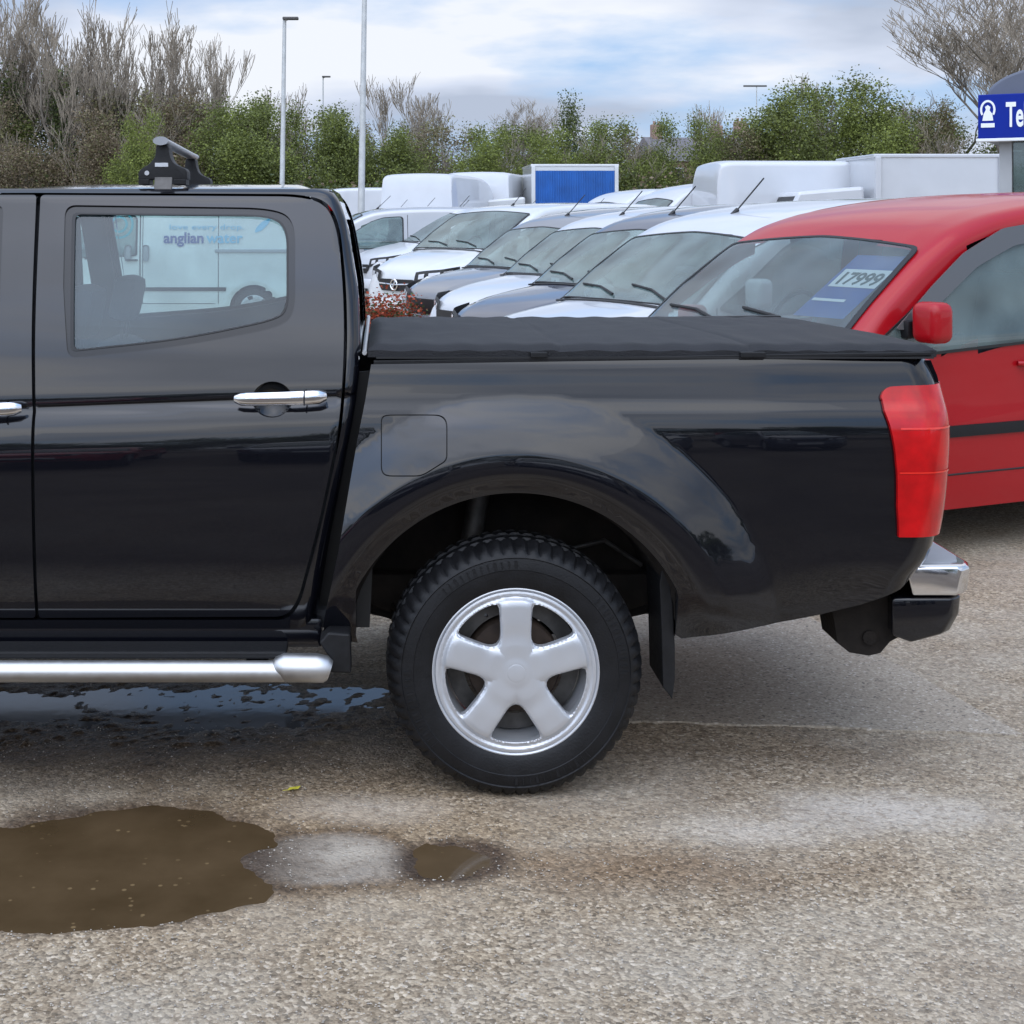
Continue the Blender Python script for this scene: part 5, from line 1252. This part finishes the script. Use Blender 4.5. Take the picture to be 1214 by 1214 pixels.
L_green = leaf_mat('mid_green_leaf', (.15, .175, .055)); L_fresh = leaf_mat('fresh_green_leaf', (.23, .27, .065)); L_dark = leaf_mat('ivy_leaf', (.075, .098, .036))
L_brown = leaf_mat('brown_twig_leaf', (.22, .17, .11)); L_olive = leaf_mat('olive_leaf', (.21, .20, .09)); L_rust = leaf_mat('rust_leaf', (.36, .075, .035), .5)
M_bark = mat('grey_bark', (.18, .155, .125), .9, var=.35, vs=3); M_twig = mat('pale_twig', (.33, .28, .22), .9, var=.3, vs=3)
def crown_mesh(name, seed, lobes, n, leaf, m, flat=.5, m2=None, frac=.3, base=.0):
    r = np.random.default_rng(seed); V_ = []; F_ = []; MI = []
    L_ = []
    for (c, rad, wgt) in lobes: L_.append(wgt)
    L_ = np.array(L_)/sum(L_)
    # leaves gather in small sprays with air between
    nsp = n//14
    for k in range(nsp):
        c, rad, _ = lobes[r.choice(len(lobes), p=L_)]
        d = r.normal(size=3); d /= np.linalg.norm(d); rr = r.random()**.5
        p0 = np.array(c)+d*np.array(rad)*rr
        if p0[2] < base: p0[2] = base+r.random()*.4
        sr = leaf*(1.8+2.6*r.random()); mi = 1 if (m2 and r.random() < frac) else 0
        for q in range(14):
            p = p0+np.clip(r.normal(size=3), -1.5, 1.5)*sr*np.array((1, 1, .8))*.75
            a = r.normal(size=3); a /= np.linalg.norm(a); a[2] *= flat; b = np.cross(a, r.normal(size=3)); b /= max(1e-6, np.linalg.norm(b))
            s_ = leaf*(.6+.8*r.random()); a = a*s_*.5; b = b*s_*.28; i0 = len(V_)
            V_ += [tuple(p-a), tuple(p+b), tuple(p+a), tuple(p-b)]; F_.append((i0, i0+1, i0+2, i0+3)); MI.append(mi)
    me = bpy.data.meshes.new(name); me.from_pydata(V_, [], F_); me.materials.append(m)
    if m2: me.materials.append(m2); me.polygons.foreach_set('material_index', MI)
    me.update(); return me
def branch_mesh(name, seed, H, spread=.5, depth=5, up=.55, r0=.16, ntr=1, fork=3, minr=.006, twig=True, lean=0):
    r = random.Random(seed); mb = MB(); tw = MB()
    def grow(p, d, ln, rad, dep):
        n = 4 if dep > 2 else 3; pts = [p]; rs = [rad]; q = p.copy(); dd = d.copy()
        for i in range(n):
            dd = (dd+Vector((r.gauss(0, .10), r.gauss(0, .10), .05*up))).normalized(); q = q+dd*ln/n; pts.append(q.copy()); rs.append(max(minr, rad*(1-.45*(i+1)/n)))
        (mb if dep > 2 else tw).tube(pts, rs, 6 if dep > 2 else 3, False)
        if dep <= 0: return
        k = fork+(1 if dep < depth else 0)
        for i in range(k):
            t = r.uniform(.35, 1.0) if i < k-1 else 1.0; j = min(n, max(1, int(t*n+.5))); a = r.uniform(0, 6.28)
            side = Vector((math.cos(a), math.sin(a), 0)); nd = (dd*(1-spread*.55)+side*spread*r.uniform(.5, 1.1)+Vector((0, 0, up*.55))).normalized()
            grow(pts[j], nd, ln*r.uniform(.55, .78), rs[j]*.62, dep-1)
    for t in range(ntr):
        a = r.uniform(0, 6.28); o_ = Vector((math.cos(a), math.sin(a), 0))*.35*(ntr > 1)
        grow(o_, Vector((o_.x*.25+lean, o_.y*.25, 1)).normalized(), H*.34, r0, depth)
    def mk(b, nm, m):
        me = bpy.data.meshes.new(nm); me.from_pydata(b.v, [], b.f); me.materials.append(m); me.shade_smooth(); return me
    zm = max(v[2] for v in tw.v) if tw.v else H
    s_ = H/zm
    for b in (mb, tw): b.v = [(x*s_, y*s_, z*s_) for x, y, z in b.v]
    return mk(mb, name+'_trunk', M_bark), mk(tw, name+'_twigs', M_twig)
# hedge trees: crowns of unit-ish size 4.6 m wide, about 5.5 m high
def lob(seed, w, h, n=7, base=1.0):
    r = random.Random(seed); o = [((0, 0, h*.50), (w*.36, w*.36, h*.40), 2.0)]
    for i in range(n):
        a = r.uniform(0, 6.28); o.append(((w*.30*math.cos(a), w*.30*math.sin(a), h*r.uniform(.25, .80)), (w*r.uniform(.13, .22),)*2+(h*r.uniform(.12, .2),), 1))
    for i in range(3): a = r.uniform(0, 6.28); o.append(((w*.18*math.cos(a), w*.18*math.sin(a), h*r.uniform(.82, .95)), (w*.08, w*.08, h*.10), .25))
    return o
CR = {}
CR['green'] = [crown_mesh('crown', 10+i, lob(i, 5.2, 5.6), 30000, .105, L_green, m2=L_fresh, frac=.35) for i in range(2)]
CR['fresh'] = [crown_mesh('crown', 20, lob(5, 4.6, 5.2), 27000, .105, L_fresh, m2=L_green, frac=.3)]
CR['olive'] = [crown_mesh('crown', 30+i, lob(8+i, 5.2, 5.4), 27000, .105, L_olive, m2=L_brown, frac=.35) for i in range(2)]
CR['brown'] = [crown_mesh('crown', 40, lob(12, 4.8, 5.2), 22000, .09, L_brown, m2=L_olive, frac=.25)]
CR['ivy'] = [crown_mesh('crown', 50, [((0, 0, 3.2), (.55, .55, 3.2), 2), ((.3, 0, 1.8), (1.1, 1.0, 1.8), 1.6), ((0, .2, 5.6), (.45, .45, 1.4), .6)], 13000, .11, L_dark, m2=L_green, frac=.25)]
CR['cone'] = [crown_mesh('crown', 60, [((0, 0, 2.0), (1.9, 1.9, 2.0), 2.5), ((0, 0, 3.8), (1.2, 1.2, 1.4), 1.4), ((0, 0, 5.1), (.55, .55, 1.1), .5)], 14000, .12, L_dark, m2=L_green, frac=.5)]
BR = [branch_mesh('hedge', 100+i, 5.4, .6, 4, .5, .12, 3) for i in range(2)]
TALL = [branch_mesh('tall', 200+i, 10.5, .42, 5, .85, .17, 2, 3, .012) for i in range(3)]
SLIM = [branch_mesh('slim', 300+i, 8, .42, 5, .75, .11, 1, 3, .010) for i in range(2)]
WIDE = [branch_mesh('wide', 400+i, 8, .70, 6, .45, .20, 1, 3, .007) for i in range(2)]
def tree(name, label, cat, px, Y, ytop, cr=None, br=None, wpx=None, group=None, hz_cr=None, rz=None):
    H = EYE+(CY-ytop)/F*Y; t = empty(name, (pt_on(px, Y), Y, 0), rz if rz is not None else random.uniform(0, 6.28), label=label, cat=cat, group=group)
    for me, nm in ((br[0], 'trunk'), (br[1], 'branches')) if br else ():
        o = bpy.data.objects.new(nm, me); COL.objects.link(o); o.parent = t; h0 = max(v.co.z for v in (br[1].vertices)); s_ = H*(.97 if cr else 1)/h0
        w_ = s_ if not wpx or cr else wpx/F*Y/4.5*1.0; o.scale = (s_, s_, s_)
    if cr:
        o = bpy.data.objects.new('crown', cr); COL.objects.link(o); o.parent = t; h0 = np.percentile([v.co.z for v in cr.vertices], 99.3)
        hh_ = hz_cr or H; sw = (wpx/F*Y/4.9) if wpx else hh_/h0; o.scale = (sw, sw, hh_/h0)
    return t
hg = 'trees of the hedge line behind the car lot'
HD = [ # px, Y, top y, kind, width px
 (-40, 62, 120, 'olive', 150), (15, 58, 128, 'brown', 120), (60, 60, 150, 'green', 120), (105, 57, 140, 'brown', 120), (150, 59, 120, 'olive', 120), (170, 52, 143, 'fresh', 80), (205, 58, 118, 'brown', 115), (245, 60, 138, 'olive', 105),
 (285, 56, 130, 'green', 120), (330, 58, 126, 'green', 125), (375, 60, 134, 'green', 115), (412, 57, 142, 'green', 95), (452, 60, 158, 'brown', 100), (492, 57, 160, 'green', 100), (535, 60, 156, 'olive', 110), (575, 57, 160, 'fresh', 95),
 (618, 60, 158, 'green', 110), (655, 56, 162, 'fresh', 90), (722, 58, 150, 'green', 100), (765, 60, 164, 'olive', 100), (805, 57, 146, 'green', 85), (845, 60, 166, 'brown', 95), (880, 57, 158, 'olive', 95),
 (935, 58, 118, 'green', 125), (985, 60, 104, 'green', 140), (1030, 57, 128, 'fresh', 110), (1068, 60, 140, 'green', 100), (1105, 57, 134, 'olive', 95), (1150, 60, 150, 'green', 110), (1205, 62, 150, 'olive', 130), (1270, 62, 140, 'green', 150)]
lk = {'olive': 'olive green bushy tree', 'brown': 'bare brown twiggy tree', 'green': 'mid green leafy tree', 'fresh': 'bright fresh green bush'}
marks = {-40: 'at the left edge of the hedge', 15: 'left of the ivy clad trunks', 60: 'between two brown twiggy ones at the left', 105: 'below the tall bare trees left of the roof bar', 150: 'directly behind the roof bar left foot', 170: 'glowing just left above the roof bar', 205: 'right above the roof bar', 245: 'between the roof bar and the near lamp post', 285: 'left neighbour of the shorter lamp post', 330: 'crossed by the shorter lamp post', 375: 'between the two lamp posts', 412: 'left against the taller lamp post', 452: 'right against the taller lamp post', 492: 'above the first white tall van', 535: 'under the pale leafless trees', 575: 'under the spreading leafless tree', 618: 'above the white van left of the blue lorry', 655: 'above the left end of the blue curtain', 722: 'above the right end of the blue curtain', 765: 'in the dip right of the pointed tree', 805: 'below the distant house chimneys', 845: 'above the rounded nose of the tall van', 880: 'left foot of the highest round bush', 935: 'left half of the highest round clump', 985: 'top of the highest round clump', 1030: 'right side of the highest clump', 1068: 'between highest clump and twisted bare tree', 1105: 'at the foot of the twisted bare tree', 1150: 'next to the cabin roof', 1205: 'hidden mostly by the cabin', 1270: 'beyond the cabin'}
for i, (px, Y, yt, k, wp) in enumerate(HD):
    c = CR[k][i % len(CR[k])]
    tree('hedge_tree', lk[k]+' '+marks[px], 'tree', px, Y, yt-4, c, BR[i % 2] if k in ('brown', 'olive') or i % 3 == 0 else None, wp*1.25, hg)
tree('conifer', 'dark pointed evergreen rising right above the blue curtain lorry', 'tree', 676, 62, 120, CR['cone'][0], None, 95)
hb_ = 'tall leafless trees with ivy at the left'
TB = [(-25, 64, -20, 0), (8, 60, -45, 1), (45, 63, 2, 2), (78, 59, -30, 0), (112, 62, 10, 1), (140, 60, 18, 2), (172, 64, 8, 0), (205, 61, 34, 1), (232, 63, 52, 2)]
TBl = ['leftmost tall leafless tree cut by the frame', 'highest leafless tree at the left with pale upright branches', 'leafless tree behind the two highest ones at the left', 'second highest leafless tree, ivy up its stem', 'leafless tree halfway between the left edge and the roof bar', 'leafless tree left of the roof bar with ivy low down', 'leafless tree straight above the roof bar', 'fan shaped leafless tree right of the roof bar', 'last and lowest of the leafless group before the gap of sky']
for (px, Y, yt, k), lb in zip(TB, TBl):
    H = EYE+(CY-yt)/F*Y
    t = tree('bare_tree', lb, 'tree', px, Y, yt, None, TALL[k], None, hb_)
    o = bpy.data.objects.new('ivy', CR['ivy'][0]); COL.objects.link(o); o.parent = t; o.scale = (1.1, 1.1, min(1.25, H*.62/6.4))
tree('bare_tree', 'slim leafless tree standing alone between the tall group and the lamp post', 'tree', 268, 66, 56, None, SLIM[0])
tree('bare_tree', 'faint leafless tree just right of the shorter lamp post', 'tree', 352, 70, 96, None, SLIM[1])
tree('bare_tree', 'low leafless tree between slim tree and shorter lamp post', 'tree', 300, 70, 100, None, SLIM[1])
tree('bare_tree', 'forked leafless tree just right of the taller lamp post', 'tree', 457, 68, 88, None, SLIM[0])
tree('bare_tree', 'pale leafless tree with many upright twigs in the middle distance', 'tree', 516, 70, 84, None, SLIM[1])
tree('bare_tree', 'spreading leafless tree with flat dark crown left of the evergreen', 'tree', 585, 75, 116, None, WIDE[0])
tree('bare_tree', 'second spreading leafless tree against the evergreen', 'tree', 640, 75, 124, None, WIDE[1])
tree('bare_tree', 'thin leafless sapling left of the highest green clump', 'tree', 838, 75, 118, None, SLIM[0])
tree('bare_tree', 'leafless twigs poking from the highest green clump', 'tree', 975, 66, 86, None, SLIM[1])
tree('bare_tree', 'twisted leafless tree left of the cabin', 'tree', 1128, 62, 40, None, WIDE[1], rz=1.2)
tree('bare_tree', 'big leafless tree towering over the cabin roof', 'tree', 1192, 58, -60, None, WIDE[0], rz=2.1)
tree('bare_tree', 'leafless tree beyond the right edge over the cabin', 'tree', 1262, 60, -30, None, WIDE[1], rz=4)
# red-brown shrub in front of the badge van
rs = empty('red_shrub', (pt_on(462, 17.6), 17.6, 0), label='low rusty red shrub under the bumper of the badge van', cat='shrub')
me = crown_mesh('foliage', 77, [((0, 0, .42), (.45, .40, .36), 2), ((.35, .1, .3), (.4, .3, .3), 1), ((-.4, 0, .35), (.35, .3, .34), 1)], 9000, .05, L_rust, m2=L_dark, frac=.3)
o = bpy.data.objects.new('foliage', me); COL.objects.link(o); o.parent = rs
MB().tube([(0, 0, 0), (.02, 0, .3)], .02, 6).build('stem', M_bark, rs)
# lamp posts (leaning a touch, as in the photo)
M_galv = mat('galvanised_steel', (.50, .51, .50), .5, .3, var=.12, vs=5)
def lamp(px, Y, ytop, lb, lean, head=True, r0=.085, m=M_galv):
    H = EYE+(CY-ytop)/F*Y; p = empty('lamp_post', (pt_on(px, Y), Y, 0), label=lb, cat='lamp post')
    MB().tube([(0, 0, 0), (0, 0, .9), (0, 0, .92), (lean*H, 0, H)], [r0*1.35, r0*1.35, r0, r0*.62], 12).build('pole', m, p, 40)
    if head:
        MB().tube([(lean*H, 0, H-.02), (lean*H+.12, -.05, H+.03)], .035, 8).build('arm', m, p)
        MB().box((lean*H+.20, -.06, H+.05), (.52, .26, .09), bev=.03).build('lamp_head', M_dalloy, p)
    return p
lamp(333.5, 48, 24, 'shorter galvanised lamp post with small dark head left of the cab rear', .013, r0=.095)
lamp(427.5, 40, -30, 'taller galvanised lamp post running out of the top of the photo', .014, r0=.10)
lamp(383, 90, 92, 'thin far lamp post between the two nearer ones', 0, r0=.06)
fp_ = lamp(897, 95, 102, 'thin far floodlight mast with short crossarm over the hedge', 0, False, .05)
H_ = EYE+(CY-102)/F*95; MB().box((-.1, 0, H_), (1.5, .1, .10)).build('crossarm', M_dalloy, fp_)
# far house
M_brick = mat('far_brick', (.30, .20, .16), .9, var=.3, vs=4); M_rooft = mat('far_slate', (.15, .14, .15), .8, var=.2, vs=2)
def house(px, Y, ytop, wd, lb):
    H = EYE+(CY-ytop)/F*Y; h = empty('brick_house', (pt_on(px, Y), Y, 0), R_(12), label=lb, cat='house')
    MB().box((0, 0, (H-2.2)/2), (wd, 7, H-2.2)).build('wall', M_brick, h)
    rf = MB().prism([(-3.9, H-2.25), (3.9, H-2.25), (0, H)], (-wd/2-.2, 0, 0), (0, 1, 0), (0, 0, 1), (wd+.4, 0, 0)).build('roof', M_rooft, h)
    for sx in (-.36, .4):
        MB().box((wd*sx, 0, H+.35), (.9, .7, 1.5), bev=.03).build('chimney', M_brick, rf)
        for k in (-.2, .2): MB().tube([(wd*sx+k, 0, H+1.1), (wd*sx+k, 0, H+1.4)], .12, 8).build('chimney_pot', M_brick, rf)
    for sx in (-.3, 0, .3):
        w_ = MB().box((wd*sx, -3.5, H-3.4), (1.2, .12, 1.2), bev=.02).build('window', M_white, h); MB().box((wd*sx, -3.56, H-3.4), (1.0, .03, 1.0)).build('pane', M_seal, w_)
house(812, 130, 163, 7.5, 'distant brick house with chimneys left of the rounded tall van')
house(905, 125, 160, 6, 'distant brick house roof left of the highest green clump')
# grass bank and brush under the hedge
M_bank = mat('rough_bank', (.075, .080, .035), .95, var=.5, vs=1.5, bump=.6, bs=6)
bvs = []; nx_ = 90
for i in range(nx_+1):
    x = -60+120*i/nx_
    for j, (y, z) in enumerate(((50.0, -.02), (52, .5), (54, 1.1), (57, 1.7), (62, 2.0), (72, 2.1), (120, 2.2), (120.2, -.3))): bvs.append((x, y+.5*math.sin(i*1.7+j), z*(1+.25*math.sin(i*.9+j*2.1))))
tag(mesh('bank', bvs, [(i*8+j, (i+1)*8+j, (i+1)*8+j+1, i*8+j+1) for i in range(nx_) for j in range(7)], M_bank, None, 180), kind='structure')
scm = crown_mesh('undergrowth', 90, [((x, 53+random.uniform(-1, 3), 1.6+random.uniform(-.4, .6)), (2.0, 1.3, 1.2), 1) for x in np.arange(-26, 38, 1.6)], 42000, .17, L_dark, m2=L_brown, frac=.4)
tag(link('undergrowth', scm), 'tangled dark undergrowth filling the foot of the hedge', 'undergrowth', kind='stuff')
# what stands behind the photographer and mirrors in the paint: another row of the lot and its hedge
for i, (x, y, k, m_, hd, lb) in enumerate(((-3.3, -5.2, 'hatch', P_red, 268, 'red hatchback parked opposite the pickup'), (-.6, -5.6, 'hatch', P_dark, 270, 'dark blue hatchback parked opposite the pickup'), (2.2, -5.3, 'hatch', P_dgrey, 271, 'grey hatchback parked opposite the pickup'), (5.0, -5.6, 'hatch', P_dark, 269, 'last dark hatchback parked opposite the pickup'), (-6.3, -5.6, 'hatch', P_dark, 271, 'first dark hatchback parked opposite the pickup'), (-9.0, -5.6, 'hatch', P_silver, 271, 'silver hatchback parked opposite the pickup'))):
    v = Van(k, m_, 'parked_car', lb, 'car', 'cars parked opposite the pickup'); v.place(x, y, hd)
for i, x in enumerate(np.arange(-26, 30, 3.6)):
    t = empty('hedge_tree', (float(x), -22-1.5*(i % 2), 0), i*1.3, label='green tree of the hedge behind the photographer', cat='tree', group='trees behind the photographer')
    o = bpy.data.objects.new('crown', CR['green'][i % 2]); COL.objects.link(o); o.parent = t; o.scale = (1.1, 1.1, .62+.08*(i % 3))

# a yellow leaf lying near the wheel
lx, ly = G(348, 938); lm_ = mat('yellow_leaf', (.55, .48, .05), .6, var=.2, vs=90)
lf_ = empty('fallen_leaf', (lx, ly, .006), .5, label='tiny yellow fallen leaf on the asphalt left of the wheel', cat='leaf')
MB().add([(-.022, 0, 0), (-.008, .010, .004), (.010, .009, .003), (.024, 0, .006), (.010, -.010, .002), (-.008, -.011, .005), (0, 0, .001)], [(0, 6, 1), (1, 6, 2), (2, 6, 3), (3, 6, 4), (4, 6, 5), (5, 6, 0)]).build('blade', lm_, lf_)
MB().tube([(-.034, .004, .001), (-.02, 0, .002)], .0009, 5).build('stalk', lm_, lf_)
